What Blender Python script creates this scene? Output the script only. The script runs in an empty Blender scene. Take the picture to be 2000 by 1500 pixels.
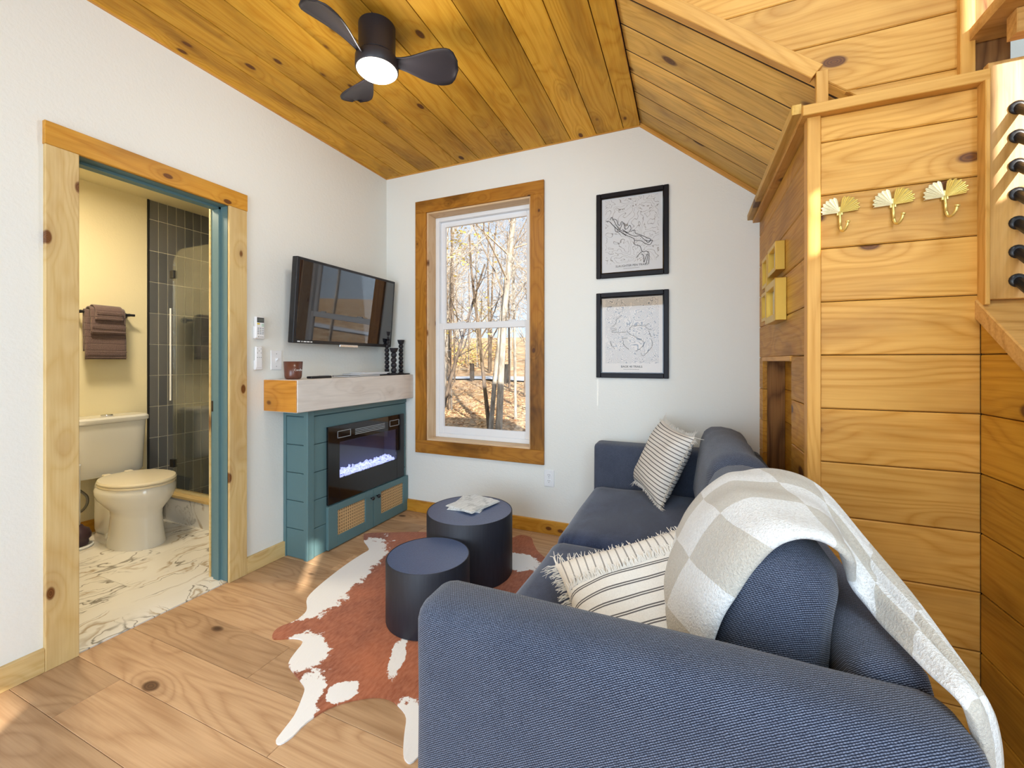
import bpy, bmesh, math, random
from mathutils import Vector, Matrix, noise as mnoise

# ------------------------------------------------------------------ camera, world, lights
scene = bpy.context.scene
COL = scene.collection
R = math.radians

cam_d = bpy.data.cameras.new('camera')
cam = bpy.data.objects.new('camera', cam_d); COL.objects.link(cam)
cam.location = (0, 0, 1.2)
cam.rotation_euler = (R(90), 0, R(22.93))
cam_d.sensor_width = 36.0
cam_d.lens = 813.0 / 2000 * 36
cam_d.shift_y = -45.0 / 2000
cam_d.clip_start = 0.02
cam_d.clip_end = 400
scene.camera = cam

vs = scene.view_settings
vs.view_transform = 'Standard'; vs.look = 'None'; vs.gamma = 1.0
vs.use_curve_mapping = False
vs.exposure = 0.0
scene.cycles.max_bounces = 7
scene.cycles.diffuse_bounces = 4
scene.cycles.glossy_bounces = 3
scene.cycles.use_adaptive_sampling = True
scene.cycles.adaptive_threshold = 0.05
scene.cycles.transparent_max_bounces = 10
scene.cycles.sample_clamp_indirect = 8
scene.cycles.caustics_reflective = False
scene.cycles.caustics_refractive = False

world = bpy.data.worlds.new('sky'); scene.world = world
world.use_nodes = True
wt = world.node_tree
bg = wt.nodes['Background']
sky = wt.nodes.new('ShaderNodeTexSky')
sky.sky_type = 'HOSEK_WILKIE'
sky.turbidity = 3.0
SUN_DIR = Vector((-0.80, 1.0, -0.56)).normalized()
sky.sun_direction = -SUN_DIR
hz = wt.nodes.new('ShaderNodeMix'); hz.data_type = 'RGBA'; hz.inputs[0].default_value = 0.45
hz.inputs[7].default_value = (0.62, 0.72, 0.85, 1)      # autumn haze
wt.links.new(sky.outputs['Color'], hz.inputs[6]); wt.links.new(hz.outputs[2], bg.inputs['Color'])
bg.inputs['Strength'].default_value = 2.4

def light(name, kind, loc, energy, color=(1, 1, 1), look=None, **kw):
    d = bpy.data.lights.new(name, kind); d.energy = energy; d.color = color
    for k, v in kw.items(): setattr(d, k, v)
    o = bpy.data.objects.new(name, d); COL.objects.link(o); o.location = loc
    if look is not None:
        o.rotation_euler = Vector(look).to_track_quat('-Z', 'Y').to_euler()
    return o

light('sun', 'SUN', (4, -6, 6), 14.0, (1.0, 0.93, 0.82), SUN_DIR, angle=R(0.6))
# rear lamp boosts the window daylight; stair and loft lamps are added fill
light('daylight_rear', 'AREA', (-0.80, -1.86, 1.20), 80, (0.62, 0.79, 1.0), (0, 1, 0.05), shape='RECTANGLE', size=1.9, size_y=1.9)
light('stair_fill', 'AREA', (1.68, -0.90, 1.75), 62, (0.66, 0.83, 1.0), (-1, 0.35, -0.1), shape='RECTANGLE', size=1.3, size_y=1.9)  # added fill lamp standing in front of the closed shade
light('loft_fill', 'AREA', (0.75, -0.2, 3.85), 40, (0.78, 0.90, 1.0), (0, 0.15, -1), shape='RECTANGLE', size=1.4, size_y=2.2)  # added fill lamp under the high ceiling, which has no opening

# ------------------------------------------------------------------ object helpers
WM = {}
MESH = {}
def link(o, parent=None, M=None):
    COL.objects.link(o)
    M = M.copy() if M is not None else Matrix.Identity(4)
    if parent is not None:
        o.parent = parent
        o.matrix_local = WM[parent.name].inverted() @ M
    else:
        o.matrix_world = M
    WM[o.name] = M
    return o
def tag(o, label=None, cat=None, group=None, kind=None):
    if label: o['label'] = label
    if cat: o['category'] = cat
    if group: o['group'] = group
    if kind: o['kind'] = kind
    return o
def thing(name, label, cat, loc=(0, 0, 0), rz=0, group=None, M=None):
    o = bpy.data.objects.new(name, None)
    o.empty_display_size = 0.05
    link(o, None, M if M is not None else Matrix.Translation(loc) @ Matrix.Rotation(rz, 4, 'Z'))
    return tag(o, label, cat, group)
def frame(origin, ex, ey):
    ex = Vector(ex).normalized(); ey = Vector(ey).normalized(); ez = ex.cross(ey).normalized()
    M = Matrix((ex, ey, ez)).transposed().to_4x4(); M.translation = Vector(origin)
    return M
def mk(name, verts, faces, mat, parent=None, M=None, smooth=False, key=None, uv=None):
    me = MESH.get(key) if key else None
    if me is None:
        me = bpy.data.meshes.new(name)
        me.from_pydata([tuple(v) for v in verts], [], faces)
        me.update()
        if mat: me.materials.append(mat)
        if smooth:
            me.polygons.foreach_set('use_smooth', [True] * len(me.polygons))
        if uv:
            ul = me.uv_layers.new(name='UVMap')
            for l in me.loops: ul.data[l.index].uv = uv[l.vertex_index]
        if key: MESH[key] = me
    o = bpy.data.objects.new(name, me)
    if parent is not None and M is None: M = WM[parent.name]
    return link(o, parent, M)
def autosmooth(o, ang=35):
    me = o.data
    me.polygons.foreach_set('use_smooth', [True] * len(me.polygons))
    bm = bmesh.new(); bm.from_mesh(me)
    for e in bm.edges:
        if len(e.link_faces) != 2 or e.calc_face_angle(3.2) > R(ang): e.smooth = False
    bm.to_mesh(me); bm.free()
    return o
class MB:
    """collects shapes for one mesh"""
    def __init__(s): s.v = []; s.f = []
    def add(s, v, f):
        n = len(s.v); s.v += [tuple(p) for p in v]; s.f += [tuple(i + n for i in q) for q in f]; return s
    def box(s, a, b, ch=0.0):
        v, f = box_vf(a, b, ch); return s.add(v, f)
    def mbox(s, M, a, b, ch=0.0):
        v, f = box_vf(a, b, ch); return s.add([M @ Vector(p) for p in v], f)
    def tube(s, pts, r, n=8, cap=True):
        v, f = tube_vf(pts, r, n, cap); return s.add(v, f)
    def lathe(s, prof, n=24, M=None):
        v, f = lathe_vf(prof, n)
        if M is not None: v = [M @ Vector(p) for p in v]
        return s.add(v, f)
    def build(s, name, mat, parent=None, M=None, smooth=False, auto=None, key=None):
        o = mk(name, s.v, s.f, mat, parent, M, smooth, key)
        if auto: autosmooth(o, auto)
        return o
def box_vf(a, b, ch=0.0):
    x0, y0, z0 = [min(p, q) for p, q in zip(a, b)]; x1, y1, z1 = [max(p, q) for p, q in zip(a, b)]
    if ch <= 0:
        v = [(x0, y0, z0), (x1, y0, z0), (x1, y1, z0), (x0, y1, z0), (x0, y0, z1), (x1, y0, z1), (x1, y1, z1), (x0, y1, z1)]
        f = [(3, 2, 1, 0), (4, 5, 6, 7), (0, 1, 5, 4), (1, 2, 6, 5), (2, 3, 7, 6), (3, 0, 4, 7)]
        return v, f
    bm = bmesh.new()
    bmesh.ops.create_cube(bm, size=1)
    for p in bm.verts:
        p.co = ((x0 + x1) / 2 + p.co.x * (x1 - x0), (y0 + y1) / 2 + p.co.y * (y1 - y0), (z0 + z1) / 2 + p.co.z * (z1 - z0))
    bmesh.ops.bevel(bm, geom=bm.edges[:], offset=ch, segments=1 if ch < 0.006 else 3, profile=0.5, affect='EDGES')
    bm.verts.index_update()
    v = [tuple(p.co) for p in bm.verts]; f = [tuple(q.index for q in fc.verts) for fc in bm.faces]
    bm.free(); return v, f
def tube_vf(pts, r, n=8, cap=True):
    pts = [Vector(p) for p in pts]
    rr = r if isinstance(r, (list, tuple)) else [r] * len(pts)
    v = []; f = []; up = None
    for i, p in enumerate(pts):
        t = (pts[min(i + 1, len(pts) - 1)] - pts[max(i - 1, 0)]).normalized()
        if up is None:
            up = t.orthogonal().normalized()
        else:
            up = (up - t * up.dot(t)); up = up.normalized() if up.length > 1e-6 else t.orthogonal().normalized()
        sd = t.cross(up)
        for k in range(n):
            a = 2 * math.pi * k / n
            v.append(p + (up * math.cos(a) + sd * math.sin(a)) * rr[i])
    for i in range(len(pts) - 1):
        for k in range(n):
            k2 = (k + 1) % n
            f.append((i * n + k, i * n + k2, (i + 1) * n + k2, (i + 1) * n + k))
    if cap:
        f.append(tuple(reversed(range(n)))); f.append(tuple(range((len(pts) - 1) * n, len(pts) * n)))
    return v, f
def lathe_vf(prof, n=24):
    v = []; f = []
    for (r, z) in prof:
        for k in range(n):
            a = 2 * math.pi * k / n
            v.append((r * math.cos(a), r * math.sin(a), z))
    for i in range(len(prof) - 1):
        for k in range(n):
            k2 = (k + 1) % n
            f.append((i * n + k, i * n + k2, (i + 1) * n + k2, (i + 1) * n + k))
    if prof[0][0] > 1e-5: f.append(tuple(reversed(range(n))))
    if prof[-1][0] > 1e-5: f.append(tuple(range((len(prof) - 1) * n, len(prof) * n)))
    return v, f
def loft_vf(rings, cap=True):
    n = len(rings[0]); v = [p for r in rings for p in r]; f = []
    for i in range(len(rings) - 1):
        for k in range(n):
            k2 = (k + 1) % n
            f.append((i * n + k, i * n + k2, (i + 1) * n + k2, (i + 1) * n + k))
    if cap:
        f.append(tuple(reversed(range(n)))); f.append(tuple(range((len(rings) - 1) * n, len(rings) * n)))
    return v, f
def prism_vf(poly, z0, z1):
    n = len(poly)
    v = [(x, y, z0) for x, y in poly] + [(x, y, z1) for x, y in poly]
    f = [tuple(reversed(range(n))), tuple(range(n, 2 * n))] + [(i, (i + 1) % n, n + (i + 1) % n, n + i) for i in range(n)]
    return v, f
def softbox_vf(half, r, step=0.05, puff=(0, 0, 0), wob=0.0, wsc=3.0, seed=0, flat_bottom=False):
    axes = []
    for h in half:
        rr = min(r, h * 0.98); core = h - rr
        m = max(2, int(round(2 * core / step)))
        l = [-h, -h + rr * 0.12, -h + rr * 0.42] + [-core + 2 * core * i / m for i in range(m + 1)] + [h - rr * 0.42, h - rr * 0.12, h]
        axes.append(l)
    nx, ny, nz = [len(a) for a in axes]
    idx = {}; v = []; f = []
    def vert(i, j, k):
        key = (i, j, k)
        if key in idx: return idx[key]
        q = Vector((axes[0][i], axes[1][j], axes[2][k]))
        u = [q[a] / half[a] for a in range(3)]
        inner = Vector([max(-(half[a] - min(r, half[a] * .98)), min(half[a] - min(r, half[a] * .98), q[a])) for a in range(3)])
        d = q - inner
        if d.length > 1e-9: q = inner + d.normalized() * min(r, min(half) * .98)
        for a in range(3):
            if puff[a]:
                b, c = [t for t in range(3) if t != a]
                if not (flat_bottom and a == 2 and u[2] < 0):
                    q[a] += puff[a] * u[a] * (1 - u[b] ** 2) * (1 - u[c] ** 2)
        if wob:
            q += mnoise.noise_vector(q * wsc + Vector((seed * 7.3, seed * 3.1, seed))) * wob
        idx[key] = len(v); v.append(q); return idx[key]
    for i in range(nx - 1):
        for j in range(ny - 1):
            f.append((vert(i, j, 0), vert(i, j + 1, 0), vert(i + 1, j + 1, 0), vert(i + 1, j, 0)))
            f.append((vert(i, j, nz - 1), vert(i + 1, j, nz - 1), vert(i + 1, j + 1, nz - 1), vert(i, j + 1, nz - 1)))
    for i in range(nx - 1):
        for k in range(nz - 1):
            f.append((vert(i, 0, k), vert(i + 1, 0, k), vert(i + 1, 0, k + 1), vert(i, 0, k + 1)))
            f.append((vert(i, ny - 1, k), vert(i, ny - 1, k + 1), vert(i + 1, ny - 1, k + 1), vert(i + 1, ny - 1, k)))
    for j in range(ny - 1):
        for k in range(nz - 1):
            f.append((vert(0, j, k), vert(0, j, k + 1), vert(0, j + 1, k + 1), vert(0, j + 1, k)))
            f.append((vert(nx - 1, j, k), vert(nx - 1, j + 1, k), vert(nx - 1, j + 1, k + 1), vert(nx - 1, j, k + 1)))
    return v, f
def board(name, parent, origin, ex, ey, L, W, T, mat, ch=0.003):
    """a plank: length L along ex, width W along ey, face towards ex x ey, thickness T behind the face"""
    key = ('board', round(L, 3), round(W, 3), round(T, 3), round(ch, 4), mat.name)
    if key in MESH: v, f = [], []
    else:
        c = ch
        v = [(0, 0, -T), (L, 0, -T), (L, W, -T), (0, W, -T), (0, 0, -c), (L, 0, -c), (L, W, -c), (0, W, -c),
             (c, c, 0), (L - c, c, 0), (L - c, W - c, 0), (c, W - c, 0)]
        f = [(3, 2, 1, 0), (0, 1, 5, 4), (1, 2, 6, 5), (2, 3, 7, 6), (3, 0, 4, 7), (4, 5, 9, 8), (5, 6, 10, 9), (6, 7, 11, 10), (7, 4, 8, 11), (8, 9, 10, 11)]
    return mk(name, v, f, mat, parent, frame(origin, ex, ey), key=key)
def polyboard(name, parent, origin, ex, ey, poly, T, mat, c=0.003):
    n = len(poly); area = sum(poly[i][0] * poly[(i + 1) % n][1] - poly[(i + 1) % n][0] * poly[i][1] for i in range(n))
    if area < 0: poly = poly[::-1]
    cx = sum(p[0] for p in poly) / n; cy = sum(p[1] for p in poly) / n
    ins = []
    for i in range(n):
        p0 = Vector(poly[i - 1]); p1 = Vector(poly[i]); p2 = Vector(poly[(i + 1) % n])
        d1 = (p1 - p0).normalized(); d2 = (p2 - p1).normalized()
        n1 = Vector((-d1.y, d1.x)); n2 = Vector((-d2.y, d2.x)); b = n1 + n2
        b = b / max(b.dot(n1), 0.3)
        ins.append(p1 + b * c)
    v = [(x, y, -T) for x, y in poly] + [(x, y, -c) for x, y in poly] + [(p.x, p.y, 0) for p in ins]
    f = [tuple(reversed(range(n))), tuple(range(2 * n, 3 * n))]
    for i in range(n):
        j = (i + 1) % n
        f += [(i, j, n + j, n + i), (n + i, n + j, 2 * n + j, 2 * n + i)]
    return mk(name, v, f, mat, parent, frame(origin, ex, ey))
def text_mesh(name, body, size, mat, parent, M, align='CENTER', ext=0.0002):
    c = bpy.data.curves.new(name, 'FONT'); c.body = body; c.size = size; c.align_x = align; c.align_y = 'CENTER'
    c.extrude = ext; c.resolution_u = 2
    o = bpy.data.objects.new(name, c); COL.objects.link(o)
    me = bpy.data.meshes.new_from_object(o.evaluated_get(bpy.context.evaluated_depsgraph_get()))
    bpy.data.objects.remove(o); bpy.data.curves.remove(c)
    me.name = name; me.materials.clear(); me.materials.append(mat)
    return link(bpy.data.objects.new(name, me), parent, M)
def ribbon_vf(pts, w, z=0.0):
    v = []; f = []
    P = [Vector((p[0], p[1], 0)) for p in pts]
    for i, p in enumerate(P):
        t = (P[min(i + 1, len(P) - 1)] - P[max(i - 1, 0)]); t = t.normalized() if t.length > 1e-9 else Vector((1, 0, 0))
        s = Vector((-t.y, t.x, 0)) * w / 2
        v += [(p.x + s.x, p.y + s.y, z), (p.x - s.x, p.y - s.y, z)]
    for i in range(len(P) - 1): f.append((2 * i, 2 * i + 1, 2 * i + 3, 2 * i + 2))
    return v, f
def catmull(pts, m=8):
    P = [Vector(p) for p in pts]; out = []
    for i in range(len(P) - 1):
        a, b, c, d = P[max(i - 1, 0)], P[i], P[i + 1], P[min(i + 2, len(P) - 1)]
        for k in range(m):
            t = k / m
            out.append(0.5 * ((2 * b) + (c - a) * t + (2 * a - 5 * b + 4 * c - d) * t * t + (3 * b - a - 3 * c + d) * t ** 3))
    out.append(P[-1]); return out

# ------------------------------------------------------------------ materials
def srgb(r, g, b):
    f = lambda c: (c / 255 / 12.92) if c / 255 <= 0.04045 else ((c / 255 + 0.055) / 1.055) ** 2.4
    return (f(r), f(g), f(b), 1.0)
class Mat:
    def __init__(s, name):
        s.m = bpy.data.materials.new(name); s.m.use_nodes = True
        s.t = s.m.node_tree; s.b = s.t.nodes['Principled BSDF']; s.out = s.t.nodes['Material Output']
    def put(s, sock, val):
        if isinstance(val, bpy.types.NodeSocket): s.t.links.new(val, sock)
        elif isinstance(val, (tuple, list)) and len(val) == 3 and sock.type == 'RGBA': sock.default_value = (*val, 1)
        else: sock.default_value = val
    def n(s, typ, ins=None, **props):
        nd = s.t.nodes.new('ShaderNode' + typ)
        for k, v in props.items(): setattr(nd, k, v)
        for k, v in (ins or {}).items(): s.put(nd.inputs[k], v)
        return nd
    def math(s, op, a, b=0.0, c=0.0, clamp=False):
        nd = s.n('Math', {0: a, 1: b, 2: c}, operation=op, use_clamp=clamp); return nd.outputs[0]
    def vmath(s, op, a, b=(0, 0, 0)):
        nd = s.n('VectorMath', {0: a, 1: b}, operation=op)
        return nd.outputs['Value'] if op in ('LENGTH', 'DISTANCE', 'DOT_PRODUCT') else nd.outputs[0]
    def mix(s, fac, a, b, blend='MIX'):
        nd = s.n('Mix', data_type='RGBA', blend_type=blend, clamp_factor=True)
        s.put(nd.inputs[0], fac); s.put(nd.inputs[6], a); s.put(nd.inputs[7], b); return nd.outputs[2]
    def rng(s, val, a, b, c=0.0, d=1.0, smooth=False):
        nd = s.n('MapRange', {0: val, 1: a, 2: b, 3: c, 4: d}, clamp=True)
        if smooth: nd.interpolation_type = 'SMOOTHSTEP'
        return nd.outputs[0]
    def noise(s, vec, scale=5.0, detail=2.0, rough=0.5, dist=0.0):
        return s.n('TexNoise', {'Vector': vec, 'Scale': scale, 'Detail': detail, 'Roughness': rough, 'Distortion': dist}).outputs[0]
    def obj(s): return s.n('TexCoord').outputs['Object']
    def rand(s): return s.n('ObjectInfo').outputs['Random']
    def sep(s, v): return s.n('SeparateXYZ', {0: v}).outputs
    def comb(s, x=0.0, y=0.0, z=0.0): return s.n('CombineXYZ', {0: x, 1: y, 2: z}).outputs[0]
    def bump(s, h, strength=0.2, dist=0.002):
        nd = s.n('Bump', {'Height': h, 'Strength': strength, 'Distance': dist}); s.put(s.b.inputs['Normal'], nd.outputs[0])
    def set(s, **k):
        names = {'color': 'Base Color', 'rough': 'Roughness', 'metal': 'Metallic', 'spec': 'Specular IOR Level', 'coat': 'Coat Weight', 'coatr': 'Coat Roughness',
                 'trans': 'Transmission Weight', 'emit': 'Emission Color', 'estr': 'Emission Strength', 'sheen': 'Sheen Weight', 'ior': 'IOR'}
        for a, v in k.items(): s.put(s.b.inputs[names[a]], v)
        return s.m
def plain(name, col, rough=0.5, **k):
    m = Mat(name); m.set(color=col, rough=rough, **k); return m.m
def wood(name, light, mid, dark, knot=srgb(92, 52, 22), rough=0.5, knots=1.0, stain=0.5, ring=0.5, vary=0.25, kfreq=(2.6, 5.0), fscale=1.0, spec=0.3, ringn=19.0, grey=None, coat=0.0):
    m = Mat(name); p0 = m.obj(); rnd = m.rand()
    off = m.comb(m.math('MULTIPLY', rnd, 57.3), m.math('MULTIPLY', rnd, 31.7), m.math('MULTIPLY', rnd, 17.9))
    p = m.vmath('ADD', p0, off)
    warp = m.n('TexNoise', {'Vector': m.vmath('MULTIPLY', p, (1.6, 3, 3)), 'Scale': 1.0, 'Detail': 1.0}).outputs[1]
    p = m.vmath('ADD', p, m.vmath('MULTIPLY', m.vmath('SUBTRACT', warp, (.5, .5, .5)), (0.05, 0.03, 0.0)))
    vor = m.n('TexVoronoi', {'Vector': m.vmath('MULTIPLY', p, (kfreq[0], kfreq[1], 1.7)), 'Scale': 1.0, 'Randomness': 0.95})
    d = vor.outputs['Distance']
    kn = m.rng(d, 0.085 * knots, 0.13 * knots, 1.0, 0.0, True)
    halo = m.rng(d, 0.08, 0.5 * knots, 1.0, 0.0, True)
    fl = m.noise(m.vmath('MULTIPLY', p, (0.55 * fscale, 4.2 * fscale, 4.2)), 1.0, 1.5, 0.45, 0.25)
    field = m.math('ADD', m.math('MULTIPLY', fl, ringn), m.math('MULTIPLY', halo, 1.7))
    rg = m.math('MULTIPLY', m.math('PINGPONG', field, 0.5), 2.0)
    rg = m.math('POWER', rg, 2.2)
    gr = m.noise(m.vmath('MULTIPLY', p, (3.5, 130, 130)), 1.0, 3.0, 0.6)
    st = m.noise(m.vmath('MULTIPLY', p, (1.3, 4.5, 4.5)), 1.0, 4.0, 0.6, 0.4)
    f1 = m.math('ADD', m.math('MULTIPLY', rg, ring), m.math('MULTIPLY', m.math('SUBTRACT', gr, 0.42), 1.25), clamp=True)
    c = m.mix(f1, light, mid)
    c = m.mix(m.math('MULTIPLY', m.rng(st, 0.48, 0.78), stain), c, grey or dark)
    c = m.mix(m.math('MULTIPLY', m.math('POWER', halo, 2.0), 0.24 * min(knots, 1.2)), c, dark)
    kin = m.math('MULTIPLY', m.math('PINGPONG', m.math('MULTIPLY', d, 34.0), 0.5), 1.2)
    kc = m.mix(kin, knot, dark)
    c = m.mix(kn, c, kc)
    val = m.math('ADD', 1.0 - vary * 0.55, m.math('MULTIPLY', rnd, vary))
    c = m.mix(1.0, c, m.comb(val, val, val), 'MULTIPLY')
    m.bump(m.math('ADD', m.math('MULTIPLY', gr, 0.6), m.math('MULTIPLY', rg, -0.4)), 0.12, 0.002)
    return m.set(color=c, rough=m.rng(gr, 0.2, 0.8, rough - 0.06, rough + 0.1), spec=spec, coat=coat, coatr=0.25)
M = {}
def plaster(name, col):
    m = Mat(name); p = m.obj()
    h = m.math('ADD', m.noise(p, 95, 2, .5), m.math('MULTIPLY', m.noise(p, 38, 1), .7))
    m.bump(h, 0.28, 0.003); return m.set(color=col, rough=0.75, spec=0.25)
M['wall'] = plaster('white_textured_plaster', srgb(233, 234, 228))
M['bathwall'] = plaster('cream_textured_plaster', srgb(234, 222, 184))
M['ceil'] = wood('golden_pine_ceiling', srgb(220, 166, 56), srgb(190, 126, 10), srgb(118, 72, 6), rough=.5, spec=.18, stain=.85, vary=.42, knots=1.0, kfreq=(3.4, 6.5))
M['slope'] = wood('weathered_olive_pine', srgb(232, 184, 94), srgb(200, 146, 54), srgb(122, 88, 36), rough=.45, stain=.75, vary=.5, knots=1.1, grey=srgb(116, 84, 46))
M['panel'] = wood('honey_pine_panelling', srgb(218, 161, 78), srgb(189, 127, 42), srgb(132, 80, 22), rough=.42, stain=.6, vary=.2, knots=1.0, kfreq=(3.2, 6), ring=.62)
M['panel_dark'] = wood('amber_pine_panelling', srgb(200, 142, 44), srgb(164, 104, 16), srgb(104, 64, 10), rough=.45, stain=.75, vary=.2, knots=1.0)
M['rough'] = wood('rough_dark_boards', srgb(160, 112, 62), srgb(112, 72, 36), srgb(62, 40, 22), rough=.7, stain=.9, ring=.9, vary=.2)
M['trim'] = wood('honey_pine_trim', srgb(216, 160, 80), srgb(188, 128, 46), srgb(136, 84, 26), rough=.42, stain=.35, vary=.15, knots=.6, kfreq=(2.2, 8))
M['casing'] = wood('pale_pine_casing', srgb(222, 195, 138), srgb(204, 168, 102), srgb(150, 100, 48), rough=.45, stain=.5, vary=.15, knots=1.15, kfreq=(4.5, 9))
M['casing_head'] = wood('orange_pine_casing', srgb(218, 160, 60), srgb(190, 124, 26), srgb(134, 80, 14), rough=.45, stain=.6, vary=.12, knots=1.0, kfreq=(5, 9))
M['wcasing'] = wood('brown_stained_pine_casing', srgb(180, 122, 42), srgb(146, 88, 18), srgb(84, 48, 8), rough=.42, stain=1.5, vary=.15, knots=.9, kfreq=(5.5, 8))
M['reveal'] = wood('pale_pine_reveal', srgb(226, 198, 160), srgb(206, 170, 126), srgb(170, 124, 84), rough=.5, stain=.3, vary=.1, knots=.8, kfreq=(2.6, 7))
M['mantel'] = wood('knotty_pine_painted_glare', srgb(232, 226, 218), srgb(214, 208, 200), srgb(160, 138, 116), rough=.33, stain=.35, vary=.05, knots=.9, kfreq=(3.2, 6), spec=.5)  # window glare painted into the pale tones; the pine itself is warm
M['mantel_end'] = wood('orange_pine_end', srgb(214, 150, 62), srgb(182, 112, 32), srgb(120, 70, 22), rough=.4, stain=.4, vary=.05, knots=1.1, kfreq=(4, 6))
M['oak'] = wood('oak_floor_plank', srgb(200, 163, 124), srgb(166, 127, 90), srgb(120, 86, 56), knot=srgb(84, 58, 40), rough=.42, stain=.5, ring=.6, vary=.34, knots=.8, kfreq=(2.2, 4.2), fscale=1.2, spec=.35, ringn=13)
M['tread'] = wood('stair_pine', srgb(212, 160, 90), srgb(174, 120, 52), srgb(116, 76, 30), rough=.4, stain=.8, vary=.1)
M['dark_seam'] = plain('dark_joint', srgb(58, 38, 20), .8)
def teal_paint():
    m = Mat('teal_paint'); p = m.obj()
    g = m.noise(m.vmath('MULTIPLY', p, (60, 60, 6)), 1, 2)
    m.bump(g, .12, .002); return m.set(color=srgb(92, 123, 127), rough=.45, spec=.35)
M['teal'] = teal_paint()
M['vinyl'] = plain('white_vinyl', srgb(238, 240, 242), .3)
def glass(name, tint=(1, 1, 1), refl=0.08, rough=0.0):
    m = Mat(name)
    tr = m.n('BsdfTransparent', {'Color': (*tint, 1)})
    gl = m.n('BsdfGlossy', {'Color': (1, 1, 1, 1), 'Roughness': rough})
    lw = m.n('LayerWeight', {'Blend': 0.5}).outputs['Facing']
    fac = m.math('ADD', refl * .5, m.math('MULTIPLY', m.math('POWER', lw, 5.0), .55))
    ms = m.n('MixShader', {0: fac, 1: tr.outputs[0], 2: gl.outputs[0]})
    m.t.links.new(ms.outputs[0], m.out.inputs['Surface'])
    return m.m
M['glass'] = glass('clear_glass')
M['shower_glass'] = glass('shower_glass', (.93, .95, .93), .22)
M['black_glass'] = plain('black_glass', srgb(16, 16, 20), .06, spec=.55)
M['black'] = plain('satin_black', srgb(24, 24, 28), .38)
M['frame_black'] = plain('frame_black', srgb(18, 16, 22), .45, spec=.25)
M['black_matte'] = plain('matte_black', srgb(30, 28, 34), .55)
M['fanblack'] = plain('fan_black', srgb(42, 38, 42), .42)
M['chrome'] = plain('chrome', srgb(205, 208, 214), .2, metal=1.0)
M['steel_hose'] = plain('braided_steel', srgb(120, 118, 114), .4, metal=.8)
M['plastic'] = plain('white_plastic', srgb(236, 238, 240), .35)
M['greyplastic'] = plain('grey_plastic', srgb(150, 156, 160), .4)
M['lcd'] = plain('grey_display', srgb(88, 94, 92), .25)
M['yellow'] = plain('yellow_button', srgb(226, 200, 40), .4)
M['porcelain'] = plain('glazed_porcelain', srgb(222, 220, 214), .08, spec=.55)
M['lid'] = plain('toilet_seat_plastic', srgb(226, 216, 192), .16)
M['paper'] = plain('white_paper', srgb(226, 224, 222), .8)
M['ink'] = plain('black_ink', srgb(28, 26, 26), .8)
M['grey_ink'] = plain('grey_ink', srgb(120, 118, 116), .8)
M['brass'] = plain('brushed_brass', srgb(230, 204, 122), .34, metal=.75)
M['brass_pale'] = plain('pale_brass', srgb(240, 228, 188), .4, metal=.5)
M['gold'] = plain('gold_frame', srgb(222, 182, 84), .35, metal=.85)
def weave():
    m = Mat('navy_grey_twill_fabric'); p = m.obj(); s = m.sep(p)
    jit = m.math('MULTIPLY', m.noise(p, 130, 1), .0022)
    yz = m.math('ADD', s[1], s[2])
    ca = m.math('ADD', m.math('SUBTRACT', yz, m.math('MULTIPLY', s[0], .62)), jit)
    da = m.math('ADD', m.math('ADD', s[0], m.math('MULTIPLY', yz, .62)), jit)
    lines = m.rng(m.math('PINGPONG', m.math('DIVIDE', ca, .0044), .5), .12, .38)
    dots = m.rng(m.math('PINGPONG', m.math('DIVIDE', da, .0056), .5), .08, .36)
    n3 = m.noise(p, 520, 2, .6); n2 = m.noise(p, 9, 3, .6)
    f = m.math('MULTIPLY', m.math('MULTIPLY', lines, m.math('ADD', .45, m.math('MULTIPLY', dots, .55))), m.rng(n3, .3, .6, .35, 1.25))
    c = m.mix(f, srgb(18, 23, 38), srgb(122, 131, 152))
    c = m.mix(m.math('MULTIPLY', m.rng(n2, .4, .7), .2), c, srgb(30, 36, 54))
    m.bump(m.math('ADD', lines, m.math('MULTIPLY', dots, .6)), .3, .0012)
    return m.set(color=c, rough=.9, spec=.12, sheen=.2)
M['weave'] = weave()
def chenille():
    m = Mat('navy_cushion_fabric'); p = m.obj()
    n1 = m.noise(p, 380, 2, .6); n2 = m.noise(m.vmath('MULTIPLY', p, (6, 3, 6)), 1, 4, .65, .6)
    ck = m.n('TexChecker', {'Vector': p, 'Scale': 260.0}).outputs['Fac']
    f = m.math('ADD', m.math('MULTIPLY', m.rng(n1, .35, .7), .5), m.math('MULTIPLY', ck, .2), clamp=True)
    c = m.mix(f, srgb(26, 34, 56), srgb(68, 80, 110))
    c = m.mix(m.math('MULTIPLY', m.rng(n2, .45, .75), .35), c, srgb(92, 106, 140))
    m.bump(m.math('ADD', n1, m.math('MULTIPLY', n2, 2.0)), .3, .002)
    return m.set(color=c, rough=.9, spec=.12, sheen=.3)
M['chenille'] = chenille()
def stripes(name, axis, pitch, w, pair=0.0):
    m = Mat(name); uv = m.n('TexCoord').outputs['UV']; s = m.sep(uv)
    ph = m.math('PINGPONG', m.math('DIVIDE', s[axis], pitch), 0.5)
    if pair: ph = m.math('ABSOLUTE', m.math('SUBTRACT', ph, pair))
    ln = m.rng(ph, w, w + .03, 1.0, 0.0)
    o = m.obj(); n1 = m.noise(o, 300, 2)
    c = m.mix(m.math('MULTIPLY', ln, .88), m.mix(n1, srgb(238, 234, 226), srgb(214, 208, 200)), srgb(52, 48, 52))
    m.bump(n1, .2, .001); return m.set(color=c, rough=.9, spec=.1)
M['stripe_fine'] = stripes('cream_cotton_narrow_stripes', 1, .0205, .10)
M['stripe_pair'] = stripes('cream_cotton_paired_stripes', 1, .074, .028, .05)
M['stripe_back'] = stripes('cream_cotton_cross_stripes', 0, .055, .07)
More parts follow.
